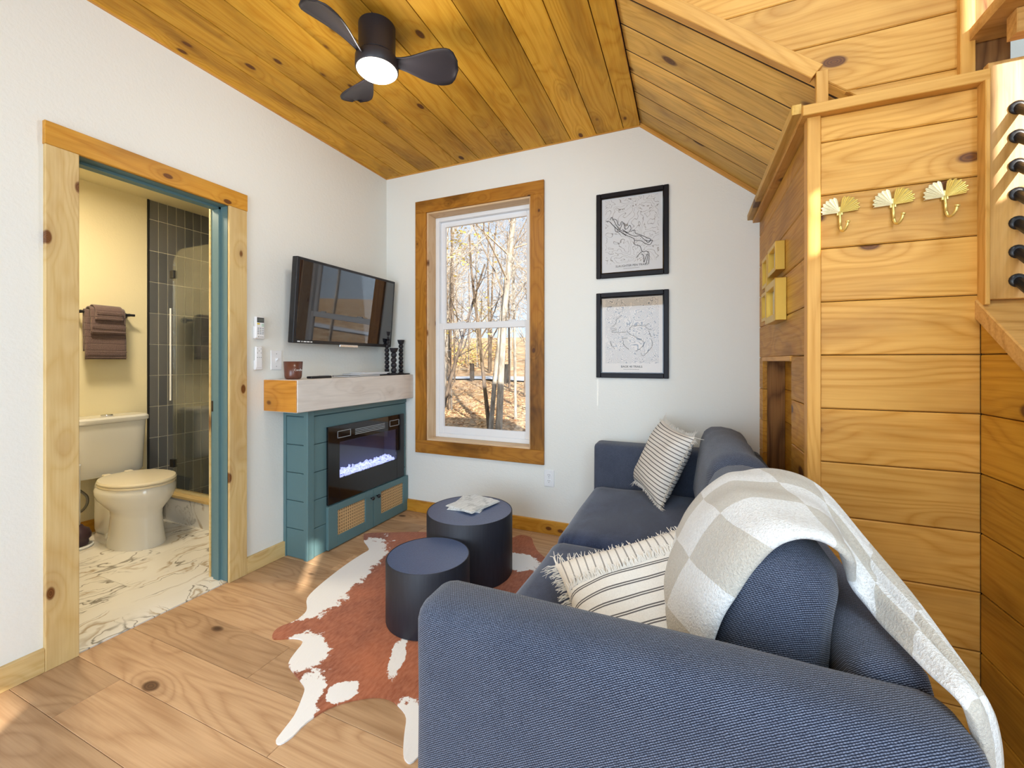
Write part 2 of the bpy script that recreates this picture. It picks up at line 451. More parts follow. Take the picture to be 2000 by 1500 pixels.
def stripes_two():
    m = Mat('cream_cotton_two_way_stripes'); uv = m.n('TexCoord').outputs['UV']; s = m.sep(uv)
    ph = m.math('ABSOLUTE', m.math('SUBTRACT', m.math('PINGPONG', m.math('DIVIDE', s[1], .037), .5), .085))
    l1 = m.rng(ph, .035, .06, 1.0, 0.0)
    l2 = m.rng(m.math('PINGPONG', m.math('DIVIDE', s[0], .024), .5), .07, .10, 1.0, 0.0)
    up = m.math('GREATER_THAN', s[1], .088)
    ln = m.math('ADD', m.math('MULTIPLY', l1, m.math('SUBTRACT', 1.0, up)), m.math('MULTIPLY', l2, m.math('MULTIPLY', up, .7)))
    n1 = m.noise(m.obj(), 300, 2)
    c = m.mix(m.math('MULTIPLY', ln, .88), m.mix(n1, srgb(238, 234, 226), srgb(214, 208, 200)), srgb(52, 48, 52))
    m.bump(n1, .2, .001); return m.set(color=c, rough=.9, spec=.1)
M['stripe_two'] = stripes_two()
M['fringe'] = plain('cream_cotton_fringe', srgb(232, 226, 216), .9)
def sherpa():
    m = Mat('checked_sherpa_fleece'); uv = m.n('TexCoord').outputs['UV']; o = m.obj()
    q = m.vmath('ADD', uv, m.vmath('MULTIPLY', m.n('TexNoise', {'Vector': o, 'Scale': 90.0}).outputs[1], (.012, .012, 0)))
    ck = m.n('TexChecker', {'Vector': q, 'Scale': 1.0}).outputs['Fac']
    n1 = m.noise(o, 210, 3, .65)
    c = m.mix(ck, srgb(206, 200, 188), srgb(238, 238, 236))
    c = m.mix(m.rng(n1, .3, .6, .28, 0), c, srgb(150, 140, 126))
    m.bump(n1, .9, .006); return m.set(color=c, rough=.95, spec=.08, sheen=.4)
M['sherpa'] = sherpa()
def drum(name):
    m = Mat(name); o = m.obj()
    g = m.noise(m.vmath('MULTIPLY', o, (90, 90, 7)), 1, 3, .6)
    m.bump(g, .35, .002); return m.set(color=m.mix(g, srgb(26, 27, 34), srgb(44, 46, 56)), rough=.5, spec=.4)
M['drum'] = drum('black_stained_wood_side')
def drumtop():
    m = Mat('black_top_painted_sky_sheen'); o = m.obj()
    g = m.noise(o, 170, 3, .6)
    m.bump(g, .5, .002); return m.set(color=m.mix(g, srgb(46, 60, 92), srgb(88, 106, 146)), rough=.34, spec=.8)  # blue in the base colour stands for sky reflected on a black top
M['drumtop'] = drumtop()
def towel():
    m = Mat('mauve_brown_terry'); o = m.obj(); s = m.sep(o)
    b = m.math('PINGPONG', m.math('MULTIPLY', s[2], 22.0), .5)
    n1 = m.noise(o, 260, 2)
    c = m.mix(n1, srgb(74, 58, 62), srgb(134, 112, 106))
    m.bump(m.math('ADD', n1, m.rng(b, 0, .08, -1, 0)), .7, .004); return m.set(color=c, rough=.95, spec=.1, sheen=.3)
M['towel'] = towel()
def marble():
    m = Mat('veined_white_marble'); o = m.obj(); r = m.rand()
    q = m.vmath('ADD', o, m.comb(m.math('MULTIPLY', r, 40), m.math('MULTIPLY', r, 23), 0))
    wp = m.vmath('MULTIPLY', m.vmath('SUBTRACT', m.n('TexNoise', {'Vector': q, 'Scale': 5.0, 'Detail': 4.0}).outputs[1], (.5, .5, .5)), (.10, .25, .1))
    a = m.vmath('MULTIPLY', m.vmath('ADD', q, wp), (2.2, 7.0, 1.0))
    w = m.noise(a, 1.0, 2.5, .5, .3)
    v1 = m.rng(m.math('ABSOLUTE', m.math('SUBTRACT', w, .5)), 0, .014, 1, 0)
    gate = m.rng(m.noise(q, 3.5, 2), .36, .5)
    v2 = m.rng(m.math('ABSOLUTE', m.math('SUBTRACT', w, .58)), 0, .03, .8, 0)
    c = m.mix(m.math('MULTIPLY', m.noise(a, .8, 3), .35), srgb(232, 229, 222), srgb(204, 194, 176))
    c = m.mix(m.math('MULTIPLY', m.math('MULTIPLY', v1, gate), .85), c, srgb(92, 82, 66)); c = m.mix(m.math('MULTIPLY', v2, gate), c, srgb(160, 134, 96))
    return m.set(color=c, rough=.22, spec=.5)
M['marble'] = marble()
def tile():
    m = Mat('charcoal_glazed_tile'); o = m.obj(); r = m.rand()
    n1 = m.noise(m.vmath('ADD', o, m.comb(m.math('MULTIPLY', r, 9), r, 0)), 14, 3)
    m.bump(n1, .25, .004)
    return m.set(color=m.mix(m.math('MULTIPLY', r, .6), srgb(92, 94, 98), srgb(124, 122, 120)), rough=.14, spec=.5)
M['tile'] = tile()
M['grout'] = plain('pale_grout', srgb(228, 220, 200), .85)
M['brown_glass'] = plain('brown_candle_glass', srgb(104, 62, 48), .25)
M['wax'] = plain('candle_wax', srgb(226, 214, 196), .5)
M['navy_plastic'] = plain('dark_navy_plastic', srgb(34, 36, 56), .4)
M['plum_rubber'] = plain('plum_rubber', srgb(58, 36, 48), .45)
M['led'] = plain('fan_light_diffuser', srgb(255, 246, 230), .4, emit=srgb(255, 240, 214), estr=14.0)
M['led_blue'] = plain('blue_led_strip', srgb(120, 130, 255), .4, emit=(.18, .22, 1.0, 1), estr=9.0)
def crystal():
    m = Mat('glowing_crystal'); m.set(color=srgb(230, 232, 255), rough=.12, emit=(.62, .66, 1.0, 1), estr=.9); return m.m
M['crystal'] = crystal()
M['firebox'] = plain('firebox_grey', srgb(70, 74, 88), .6)
M['cane'] = plain('natural_cane', srgb(220, 184, 134), .6)
def cowhide():
    m = Mat('rust_and_white_cowhide'); o = m.obj(); s = m.sep(o)
    nz = m.math('MULTIPLY', m.math('SUBTRACT', m.noise(m.vmath('MULTIPLY', o, (1, 1, 0)), 17, 6, .72), .5), 1.5)
    def blob(cx, cy, a, b, ang):
        ca, sa = math.cos(R(ang)), math.sin(R(ang))
        dx = m.math('SUBTRACT', s[0], cx); dy = m.math('SUBTRACT', s[1], cy)
        u = m.math('DIVIDE', m.math('ADD', m.math('MULTIPLY', dx, ca), m.math('MULTIPLY', dy, sa)), a)
        v = m.math('DIVIDE', m.math('SUBTRACT', m.math('MULTIPLY', dy, ca), m.math('MULTIPLY', dx, sa)), b)
        return m.math('SUBTRACT', 1.0, m.math('SQRT', m.math('ADD', m.math('MULTIPLY', u, u), m.math('MULTIPLY', v, v))))
    white = None
    for (cx, cy, a, b, ang) in [(-1.80, 1.84, .42, .15, 105), (-1.73, 1.54, .18, .15, 110), (-1.93, 2.11, .09, .08, 20), (-1.46, 1.25, .13, .095, -25), (-1.225, 1.0, .22, .072, 116), (-1.15, 1.145, .06, .05, 40),
                                (-1.08, 1.37, .12, .032, 118), (-.81, 1.09, .16, .07, 130), (-.95, 2.30, .10, .16, 80), (-.45, 1.95, .15, .5, 0), (-1.35, 2.55, .12, .06, 0)]:
        bl = blob(cx, cy, a, b, ang)
        white = bl if white is None else m.math('MAXIMUM', white, bl)
    mask = m.rng(m.math('ADD', white, nz), 0.0, .06)
    hair = m.noise(m.vmath('MULTIPLY', o, (90, 30, 1)), 1, 3, .6); big = m.noise(o, 3.2, 3, .6)
    c = m.mix(m.rng(big, .35, .7), srgb(168, 92, 54), srgb(114, 54, 28)); c = m.mix(m.rng(hair, .3, .75, 0, .35), c, srgb(222, 150, 116))
    c = m.mix(mask, c, srgb(238, 236, 234))
    m.bump(hair, .4, .003); return m.set(color=c, rough=.7, spec=.2, sheen=.2)
M['cowhide'] = cowhide()
def map_paper(name, base, nx, lines, bold, lw=.03):
    m = Mat(name); o = m.obj(); s = m.sep(o)
    w = m.noise(m.vmath('ADD', o, (nx, nx * .7, 0)), 7.5, 3, .5, .4)
    ph = m.math('PINGPONG', m.math('MULTIPLY', w, lines), .5)
    ln = m.rng(ph, lw, lw + .05, 1, 0)
    box = m.math('MULTIPLY', m.rng(m.math('ABSOLUTE', s[0]), .166, .168, 1, 0), m.math('MULTIPLY', m.rng(s[1], -.185, -.183), m.rng(s[1], .232, .234, 1, 0)))
    c = m.mix(m.math('MULTIPLY', m.math('MULTIPLY', ln, box), bold), base, srgb(110, 106, 102))
    return m.set(color=c, rough=.5, coat=1.0, coatr=.02, spec=.3)
M['map1'] = map_paper('contour_map_print', srgb(208, 211, 214), 3.1, 15.0, .8)
M['map2'] = map_paper('contour_map_painted_reflection', srgb(196, 182, 164), 8.7, 40.0, .95, .10)  # tan base paints in a reflection; the paper matches the upper map
def newsprint():
    m = Mat('newsprint'); o = m.obj(); s = m.sep(o)
    ln = m.rng(m.math('PINGPONG', m.math('MULTIPLY', s[1], 170), .5), .2, .3)
    cl = m.rng(m.math('PINGPONG', m.math('MULTIPLY', s[0], 19), .5), .04, .07)
    n1 = m.rng(m.noise(m.vmath('MULTIPLY', o, (200, 30, 1)), 1, 1), .4, .5)
    blk = m.rng(m.noise(o, 16, 1), .55, .6)
    ink = m.math('MULTIPLY', m.math('MULTIPLY', ln, cl), m.math('MULTIPLY', n1, .35))
    c = m.mix(m.math('ADD', ink, m.math('MULTIPLY', blk, .22)), srgb(232, 236, 236), srgb(96, 106, 112)); return m.set(color=c, rough=.8)
M['newsprint'] = newsprint()
M['photo'] = plain('small_photo_print', srgb(196, 198, 190), .3, coat=.6)
M['mat_board'] = plain('cream_mat_board', srgb(236, 226, 196), .7)
def leafy(name, a, b, c3):
    m = Mat(name); o = m.obj(); n1 = m.noise(o, 9, 5, .75); n2 = m.noise(o, 1.1, 4, .6)
    c = m.mix(m.rng(n1, .35, .65), a, b); c = m.mix(m.rng(n2, .45, .65, 0, .75), c, c3)
    m.bump(n1, .8, .08); return m.set(color=c, rough=.9, spec=.1)
M['litter'] = leafy('fallen_leaf_ground', srgb(198, 164, 124), srgb(134, 102, 72), srgb(214, 192, 160))
M['leaf'] = plain('dry_leaf', srgb(200, 158, 114), .8)
M['leaf_yellow'] = plain('yellow_green_leaf', srgb(206, 190, 92), .7)
M['asphalt'] = plain('pale_path', srgb(176, 180, 188), .9)
def bark(name, a, b):
    m = Mat(name); o = m.obj(); n1 = m.noise(m.vmath('MULTIPLY', o, (14, 14, 3)), 1, 4, .65)
    m.bump(n1, .6, .02); return m.set(color=m.mix(m.rng(n1, .35, .65), a, b), rough=.9, spec=.1)
M['bark'] = bark('pale_grey_bark', srgb(172, 166, 156), srgb(112, 104, 94))
M['bark_dark'] = bark('dark_grey_bark', srgb(120, 106, 92), srgb(70, 60, 52))
M['twig'] = bark('tan_twig_bark', srgb(190, 176, 158), srgb(128, 116, 102))
M['bollard'] = plain('dark_timber_post', srgb(62, 54, 46), .8)

# ------------------------------------------------------------------ the setting
XL, YB, ZC = -2.30, 2.77, 2.72      # left wall, window wall, flat ceiling
YR, XO = -1.95, 1.75                # rear wall and outer wall behind the stair
XS, YH, XW = 0.38, 1.65, 0.785      # frames wall, hook wall, stair wall
XF = -3.85                          # far bathroom wall
P_ = 0.174                          # pitch of the panelling
random.seed(5)
def slab(name, parent, a, b, mat, long, face, ch=.002):
    """axis-aligned board: grain along axis `long`, chamfered face towards `face` (e.g. '-y')"""
    lo = [min(p, q) for p, q in zip(a, b)]; hi = [max(p, q) for p, q in zip(a, b)]
    ex = Vector([1.0 if 'xyz'[i] == long else 0.0 for i in range(3)])
    fi = 'xyz'.index(face[-1]); fs = -1.0 if face[0] == '-' else 1.0
    ez = Vector([fs if i == fi else 0.0 for i in range(3)]); ey = ez.cross(ex)
    li = 'xyz'.index(long); wi = 3 - li - fi
    o = [0, 0, 0]; o[li] = lo[li]; o[fi] = hi[fi] if fs > 0 else lo[fi]; o[wi] = lo[wi] if ey[wi] > 0 else hi[wi]
    ob = board(name, parent, o, ex, ey, hi[li] - lo[li], hi[wi] - lo[wi], hi[fi] - lo[fi], M[mat], ch)
    if parent is None: ob['kind'] = 'structure'
    return ob
def struct(name, mb, mat, parent=None, M_=None):
    o = mb.build(name, mat, parent, M_)
    if parent is None: o['kind'] = 'structure'
    return o
# floor
fl = struct('floor', MB().box((XL - .06, YR, -.20), (XO, YB, -.012)), M['dark_seam'])
W = .1865; y = 1.058 - W * 17
row = 0
joint = {3: -1.97, 4: -1.18, 5: -1.535, 6: -.55, 7: -1.36, 8: -2.0, 9: -1.1, 10: -1.7}
yy = 1.058 - W * 16
while yy < YB:
    k = round((yy - 1.058) / W)        # k = 0 is the row above the y=1.058 joint
    y0, y1 = max(yy, YR), min(yy + W, YB)
    if y1 - y0 > .01:
        cut = {0: -1.537, -1: -1.176, -2: -1.97, 1: -.7, 2: -1.62, 3: -.95, 4: -1.9, 5: -1.2, 6: -.6, 7: -1.75, 8: -1.0}.get(k, -1.9 + (k * .37) % 1.5)
        xs = [XL - .0]
        c0 = cut
        while c0 < XO: xs.append(c0); c0 += 1.83
        xs.append(XO)
        for a, b in zip(xs[:-1], xs[1:]):
            if b - a > .02:
                board('plank', fl, (a + .0006, y0 + .0006, 0), (1, 0, 0), (0, 1, 0), b - a - .0012, y1 - y0 - .0012, .012, M['oak'], .0012)
    yy += W
# left wall with the bathroom doorway
DY0, DY1, DZ = .874, 1.477, 2.04
struct('wall_left', MB().box((XL - .12, YR, 0), (XL, DY0 - .02, 2.72)).box((XL - .12, DY1 + .02, 0), (XL, YB, 2.72)).box((XL - .12, DY0 - .02, DZ + .02), (XL, DY1 + .02, 2.72)), M['wall'])
# window wall
WX0, WX1, WZ0, WZ1 = -1.90, -1.025, .575, 2.368
struct('wall_back', MB().box((XL - .12, YB, -.2), (WX0, YB + .16, 3.0)).box((WX1, YB, -.2), (XO + .1, YB + .16, 3.0)).box((WX0, YB, -.2), (WX1, YB + .16, WZ0)).box((WX0, YB, WZ1), (WX1, YB + .16, 3.0)), M['wall'])
# rear wall with tall glazing, and the outer wall beside the stair with its high window
b = MB(); RX0, RX1 = -1.75, .10
b.box((XL - .12, YR - .12, 0), (RX0, YR, 4.1)).box((RX1, YR - .12, 0), (.93, YR, 4.1)).box((RX0, YR - .12, 2.15), (RX1, YR, 4.1)).box((RX0, YR - .12, 0), (RX1, YR, .25))
b.box((.93, YR - .12, 0), (1.08, YR, 1.98)).box((.93, YR - .12, 2.30), (1.08, YR, 4.1)).box((1.08, YR - .12, 0), (XO + .12, YR, 4.1))  # leaves an unseen slit, added to send a sun patch to the fireplace
struct('wall_rear', b, M['wall'])
b = MB(); OY0, OY1, OZ0, OZ1 = .28, 1.05, 2.28, 3.3
b.box((XO, YR, 0), (XO + .12, -1.60, 4.1)).box((XO, -.05, 0), (XO + .12, OY0, 4.1)).box((XO, -.235, 0), (XO + .12, -.05, 2.505)).box((XO, -.235, 2.79), (XO + .12, -.05, 4.1)).box((XO, -.25, 0), (XO + .12, -.235, 4.1)).box((XO, -1.60, 0), (XO + .12, -.25, .7)).box((XO, -1.60, 2.75), (XO + .12, -.25, 4.1))  # leaves an unseen slit, added to aim sun at the corner post
b.box((XO, OY0, 0), (XO + .12, OY1, OZ0)).box((XO, OY0, OZ1), (XO + .12, OY1, 4.1)).box((XO, OY1, 0), (XO + .12, YB, 4.1))
struct('wall_stair_outer', b, M['wall'])
struct('added_sun_blocker', MB().add(*prism_vf([(XL - .4, YR - .12), (XL - .4, YR - 1.5), (1.5, YR - 1.5), (.62, YR - .12)], 2.30, 2.38)), M['casing'])  # unseen slab added to block sun, edge slanted to spare the slit beam
def simple_window(name, M_, w, h, mid=True):
    f = MB(); t = .05
    f.box((0, -.03, 0), (t, .03, h)).box((w - t, -.03, 0), (w, .03, h)).box((t, -.03, 0), (w - t, .03, t)).box((t, -.03, h - t), (w - t, .03, h))
    if mid: f.box((t, -.025, h / 2 - .03), (w - t, .025, h / 2 + .03))
    o = f.build(name, M['vinyl'], None, M_); o['kind'] = 'structure'
    MB().box((t, -.004, t), (w - t, .004, h - t)).build('pane', M['glass'], o, M_)
    return o
simple_window('window_2', Matrix.Translation((RX0, YR - .06, .25)), RX1 - RX0, 1.90)
simple_window('window_3', Matrix.Translation((XO + .06, -1.60, .70)) @ Matrix.Rotation(R(90), 4, 'Z'), 1.35, 2.05)
simple_window('window_4', Matrix.Translation((XO + .06, OY0, OZ0)) @ Matrix.Rotation(R(90), 4, 'Z'), OY1 - OY0, OZ1 - OZ0, False)
rs = thing('added_roller_shade', 'white roller shade added unseen over the side window to block sun', 'added sun blocker', (XO - .02, -.925, 2.80))  # added out of view only to keep direct sun out
MB().box((XO - .010, -1.63, .62), (XO - .006, -.22, 2.80)).build('shade_cloth', M['vinyl'], rs, Matrix.Identity(4))
MB().tube([(XO - .025, -1.66, 2.82), (XO - .025, -.19, 2.82)], .02, 12).build('roller', M['vinyl'], rs, Matrix.Identity(4))
# flat ceiling boards
ce = struct('ceiling', MB().box((XL - .12, YR, ZC + .018), (-.28, YB, ZC + .2)), M['dark_seam'])
x = XL; i = 0
while x < -.28 - .01:
    w = min(.1742, -.28 - x)
    board('plank', ce, (x + .002, YB, ZC), (0, -1, 0), (1, 0, 0), YB - YR, w - .005, .018, M['ceil'], .006)
    x += .1742
# sloping ceiling: boards run down the slope
SL = Vector((0.66, 0, -.548)); SLN = SL.normalized(); SLEN = 1.16
sv = struct('ceiling_slope', MB().mbox(frame((-.28, 1.72, ZC), SLN, (0, 1, 0)), (0, 0, .0025), (SLEN, YB - 1.72, .12)), M['dark_seam'])
yy = YB
while yy > 1.70:
    y0 = max(yy - .1705, 1.69)
    board('plank', sv, (-.28, yy - .0055, ZC), SLN, (0, -1, 0), SLEN, yy - y0 - .011, .018, M['slope'], .0015)
    yy -= .1705
# gable face above the hook wall
YG = 1.69
def slope_z(x): return ZC - (x + .28) * .548 / .66
ga = struct('wall_gable', MB().add(*[[(p[0], YG + .02 if k == 0 else YG + .1, p[1]) for k in (0, 1) for p in [(-.28, ZC + .02), (-.28, 4.1), (.80, 4.1), (.80, 2.0), (.585, 2.0)]],
            [(0, 1, 2, 3, 4), (9, 8, 7, 6, 5)] + [(i, 5 + i, 5 + (i + 1) % 5, (i + 1) % 5) for i in range(5)]]), M['dark_seam'])
z = 1.915
while z < 4.1:
    z0, z1 = max(z, 2.0), min(z + P_, 4.1)
    def xl(zz): return max(-.28, min(.60, -.28 + (ZC - zz) * .66 / .548))
    poly = [(xl(z0), z0), (.785, z0), (.785, z1), (xl(z1), z1)]
    if z0 < ZC < z1: poly.append((-.28, ZC))
    poly = [(px, pz) for px, pz in poly]
    # local frame: x along +X, y along +Z, normal = X x Z = -Y (towards the camera)
    polyboard('plank', ga, (0, YG, 0), (1, 0, 0), (0, 0, 1), [(px, pz + (.0012 if pz == z0 else -.0012)) for px, pz in poly], .02, M['panel'], .003)
    z += P_
# tall space over the stair
struct('wall_loft_side', MB().box((-.34, YR, ZC + .018), (-.28, YG, 4.1)), M['wall'])
struct('ceiling_high', MB().box((-.34, YR - .12, 4.1), (XO + .12, YB, 4.2)), M['wall'])
# hook wall (faces the camera)
hk = struct('wall_closet_front', MB().box((XS + .01, YH + .02, 0), (XW + .02, YH + .06, 2.0)), M['dark_seam'])
zs = []
z = 1.915
while z > -.1: zs.append(z); z -= P_
edges = [2.0] + zs + [0]
edges = sorted(set([max(0, e) for e in edges]))
for z0, z1 in zip(edges[:-1], edges[1:]):
    if z1 - z0 > .01:
        board('plank', hk, (.398, YH, z0 + .0012), (1, 0, 0), (0, 0, 1), XW - .398 + .002, z1 - z0 - .0024, .02, M['panel'], .0035)
# frames wall (faces the fireplace) with its shallow niche
NY0, NY1, NZ0, NZ1, ND = 1.97, 2.655, .40, 1.221, .105
fw = struct('wall_closet_side', MB().box((XS + ND + .02, YH + .06, 0), (XS + ND + .06, YB, 2.0)), M['dark_seam'])
for z0, z1 in zip(edges[:-1], edges[1:]):
    if z1 - z0 < .01: continue
    segs = [(YH + .02, YB)] if (z0 >= NZ1 - .002 or z1 <= NZ0) else [(YH + .02, NY0), (NY1, YB)]
    for a, c in segs:
        # ex = -Y, ey = +Z -> normal = -Y x Z = -X
        board('plank', fw, (XS, c, z0 + .0012), (0, -1, 0), (0, 0, 1), c - a, z1 - z0 - .0024, .02, M['panel_dark'], .0035)
    if not (z0 >= NZ1 - .002 or z1 <= NZ0):
        board('niche_plank', fw, (XS + ND, NY1 + .05, z0 + .0012), (0, -1, 0), (0, 0, 1), NY1 - NY0 + .1, z1 - z0 - .0024, .018, M['panel_dark'], .003)
slab('niche_side', fw, (XS + .021, NY1, NZ0), (XS + ND, NY1 + .03, NZ1), 'rough', 'z', '-y')
slab('niche_side', fw, (XS + .021, NY0 - .03, NZ0), (XS + ND, NY0, NZ1), 'rough', 'z', '+y')
slab('niche_head', fw, (XS - .004, NY0, NZ1 - .022), (XS + ND, NY1 + .005, NZ1), 'trim', 'y', '-x')
slab('niche_floor', fw, (XS, NY0, NZ0 - .02), (XS + ND, NY1, NZ0), 'trim', 'y', '+z')
# stair wall: panelled triangle under the raking cap
YT0, ZT0, SLP = YH, 1.33, .795
def rake(y): return ZT0 - (YH - y) * SLP
sw = struct('wall_stair', MB().add(*[[(XW + dx, p[0], p[1]) for dx in (.02, .06) for p in [(YH + .02, 0), (YH + .02, rake(YH)), (rake(0) and (YH - ZT0 / SLP), 0)]], [(0, 1, 2), (5, 4, 3), (0, 3, 4, 1), (1, 4, 5, 2), (2, 5, 3, 0)]]), M['dark_seam'])
for z0, z1 in zip(edges[:-1], edges[1:]):
    if z0 >= ZT0 or z1 - z0 < .01: continue
    ya = YH - (ZT0 - z0) / SLP; yb = YH - (ZT0 - z1) / SLP if z1 < ZT0 else None
    # local x = -Y from YH, local y = Z, normal -X
    a = YH - ya; poly = [(0, z0 + .0012), (a, z0 + .0012)]
    poly += [(YH - yb, z1 - .0012), (0, z1 - .0012)] if yb is not None else [(0, ZT0)]
    polyboard('plank', sw, (XW, YH, 0), (0, -1, 0), (0, 0, 1), poly, .02, M['panel_dark'], .003)
# mouldings and trims
slab('trim_1', None, (XL + .012, YB - .012, ZC - .022), (-.28, YB, ZC), 'trim', 'x', '-y')
slab('trim_2', None, (XL, YR, ZC - .022), (XL + .012, YB, ZC), 'trim', 'y', '+x')
NUP = Vector((-SLN.z, 0, SLN.x))
def rake_trim(name, start, L, w, T, mat='trim'):
    o = board(name, None, Vector(start) - NUP * w, SLN, NUP, L, w, T, M[mat], .002); o['kind'] = 'structure'; return o
rake_trim('trim_3', (-.28, YB - .012, ZC), SLEN, .022, .012)
slab('trim_4', None, (.361, YH - .012, 0), (.398, YH + .03, 2.0), 'trim', 'z', '-y')
slab('trim_5', None, (.345, YH - .03, 2.0), (XW + .008, YG + .03, 2.034), 'trim', 'x', '-y')
slab('trim_6', None, (.345, YG + .03, 2.0), (.60, YB, 2.034), 'trim', 'y', '-x')
slab('trim_7', None, (.318, YH - .01, 2.018), (.345, YB, 2.05), 'slope', 'y', '-x')
o = board('trim_8', None, Vector((-.28, YG - .018, ZC)) - NUP * .02, SLN, NUP, .875, .05, .03, M['trim'], .002); o['kind'] = 'structure'
slab('trim_9', None, (.393, YG - .018, 2.034), (.427, YG, 2.165), 'trim', 'z', '-y')
slab('trim_10', None, (.752, YG - .018, 2.034), (.786, YG + .05, 4.05), 'trim', 'z', '-y')
slab('trim_11', None, (.778, 1.612, 1.36), (.7885, YH, 2.0), 'trim', 'z', '-y')
# baseboards
slab('baseboard_left', None, (XL, YR, 0), (XL + .018, .777, .09), 'casing', 'y', '+x')
slab('baseboard_left_far', None, (XL, 1.574, 0), (XL + .018, 1.815, .09), 'casing', 'y', '+x')
slab('baseboard_back', None, (-2.085, YB - .018, 0), (XS, YB, .09), 'casing_head', 'x', '-y')
# doorway: casing boards and teal jamb
d1 = thing('door_1', None, None); d1['kind'] = 'structure'
slab('side_casing', d1, (XL, .777, 0), (XL + .019, DY0, DZ), 'casing', 'z', '+x')
slab('side_casing', d1, (XL, DY1, 0), (XL + .019, DY1 + .097, DZ), 'casing', 'z', '+x')
slab('head_casing', d1, (XL, .775, DZ), (XL + .021, DY1 + .099, DZ + .09), 'casing_head', 'y', '+x')
MB().box((XL - .135, DY1, 0), (XL + .004, DY1 + .02, DZ + .02)).box((XL - .135, DY0 - .02, 0), (XL + .004, DY0, DZ + .02)).box((XL - .135, DY0, DZ), (XL + .004, DY1, DZ + .02)).build('jamb', M['teal'], d1)
MB().box((XL - .10, DY1 - .012, 0), (XL - .055, DY1, DZ)).box((XL - .10, DY0, 0), (XL - .055, DY0 + .012, DZ)).box((XL - .10, DY0, DZ - .012), (XL - .055, DY1, DZ)).build('door_stop', M['teal'], d1)
MB().box((XL - .15, DY1 - .004, 0), (XL - .136, DY1 + .06, DZ + .06)).build('inner_casing', M['casing'], d1)
MB().box((XL - .132, DY1 - .003, .92), (XL - .106, DY1 + .002, .98), .001).build('strike_plate', M['black'], d1)
MB().box((XL - .135, DY0, -.012), (XL - .002, DY1, .004)).build('threshold', M['marble'], d1)
# window in the far wall
w1 = thing('window_1', None, None); w1['kind'] = 'structure'
cw = .1
slab('head_casing', w1, (WX0 - cw, YB - .02, WZ1), (WX1 + cw, YB, WZ1 + cw - .005), 'wcasing', 'x', '-y')
slab('sill_casing', w1, (WX0 - cw, YB - .02, WZ0 - cw), (WX1 + cw, YB, WZ0), 'wcasing', 'x', '-y')
slab('side_casing', w1, (WX0 - cw, YB - .02, WZ0), (WX0, YB, WZ1), 'wcasing', 'z', '-y')
slab('side_casing', w1, (WX1, YB - .02, WZ0), (WX1 + cw, YB, WZ1), 'wcasing', 'z', '-y')
slab('reveal_board', w1, (WX0, YB - .004, WZ0), (WX0 + .012, YB + .16, WZ1), 'reveal', 'z', '+x')
slab('reveal_board', w1, (WX1 - .012, YB - .004, WZ0), (WX1, YB + .16, WZ1), 'reveal', 'z', '-x')
slab('reveal_board', w1, (WX0 + .012, YB - .004, WZ1 - .012), (WX1 - .012, YB + .16, WZ1), 'reveal', 'x', '-z')
slab('reveal_board', w1, (WX0 + .012, YB - .004, WZ0), (WX1 - .012, YB + .16, WZ0 + .012), 'reveal', 'x', '+z')
fx0, fx1, fz0, fz1 = WX0 + .012, WX1 - .012, WZ0 + .012, WZ1 - .012
t = .032; ya, yb = YB + .10, YB + .158
MB().box((fx0, ya, fz0), (fx0 + t, yb, fz1), .003).box((fx1 - t, ya, fz0), (fx1, yb, fz1), .003).box((fx0 + t, ya, fz0), (fx1 - t, yb, fz0 + t), .003).box((fx0 + t, ya, fz1 - t), (fx1 - t, yb, fz1), .003).build('frame', M['vinyl'], w1)
ZM = 1.475
def sash(nm, z0, z1, y0, y1, tb, tt):
    s_ = .040; a, c = fx0 + t, fx1 - t
    o = MB().box((a, y0, z0), (a + s_, y1, z1), .003).box((c - s_, y0, z0), (c, y1, z1), .003).box((a + s_, y0, z0), (c - s_, y1, z0 + tb), .003).box((a + s_, y0, z1 - tt), (c - s_, y1, z1), .003).build(nm, M['vinyl'], w1)
    MB().box((a + s_, (y0 + y1) / 2 - .003, z0 + tb), (c - s_, (y0 + y1) / 2 + .003, z1 - tt)).build('pane', M['glass'], o)
    return o
sash('upper_sash', ZM - .02, fz1 - t, YB + .132, YB + .156, .045, .04)
lo_ = sash('lower_sash', fz0 + t, ZM + .028, YB + .104, YB + .13, .055, .05)
for lx in (-1.66, -1.22):
    MB().box((lx - .03, YB + .106, ZM + .028), (lx + .03, YB + .126, ZM + .038), .003).build('sash_lock', M['vinyl'], lo_)
# exterior sill flashing
MB().box((WX0 - .02, YB + .16, WZ0 - .03), (WX1 + .02, YB + .22, WZ0 + .008)).build('outer_sill', M['vinyl'], w1)
# ------------------------------------------------------------------ bathroom shell
BY0, BY1, BZ = .32, 2.75, 2.45
struct('wall_bath_far', MB().box((XF - .08, BY0, 0), (XF, 1.862, BZ)), M['bathwall'])
struct('wall_bath_near', MB().box((XF - .08, BY0 - .08, 0), (XL - .12, BY0, BZ)), M['bathwall'])
struct('ceiling_bath', MB().box((XF - .08, BY0 - .08, BZ), (XL - .12, BY1, BZ + .08)), M['bathwall'])
fb = struct('floor_bath', MB().box((XF, BY0, -.2), (XL - .12, BY1, -.006)), M['grout'])
xx = XL - .12
col = 0
while xx > XF + .01:
    x0 = max(xx - .305, XF); yy = BY0 - (.3 if col % 2 else 0)
    while yy < BY1:
        a, c = max(yy, BY0), min(yy + .61, BY1)
        if c - a > .02: slab('tile', fb, (x0 + .0008, a + .0008, -.006), (xx - .0008, c - .0008, .003), 'marble', 'y', '+z', .0008)
        yy += .61
    xx -= .305; col += 1
ws = struct('wall_shower', MB().box((XF - .08, 1.862, 0), (XF + .004, BY1, BZ)), M['grout'])
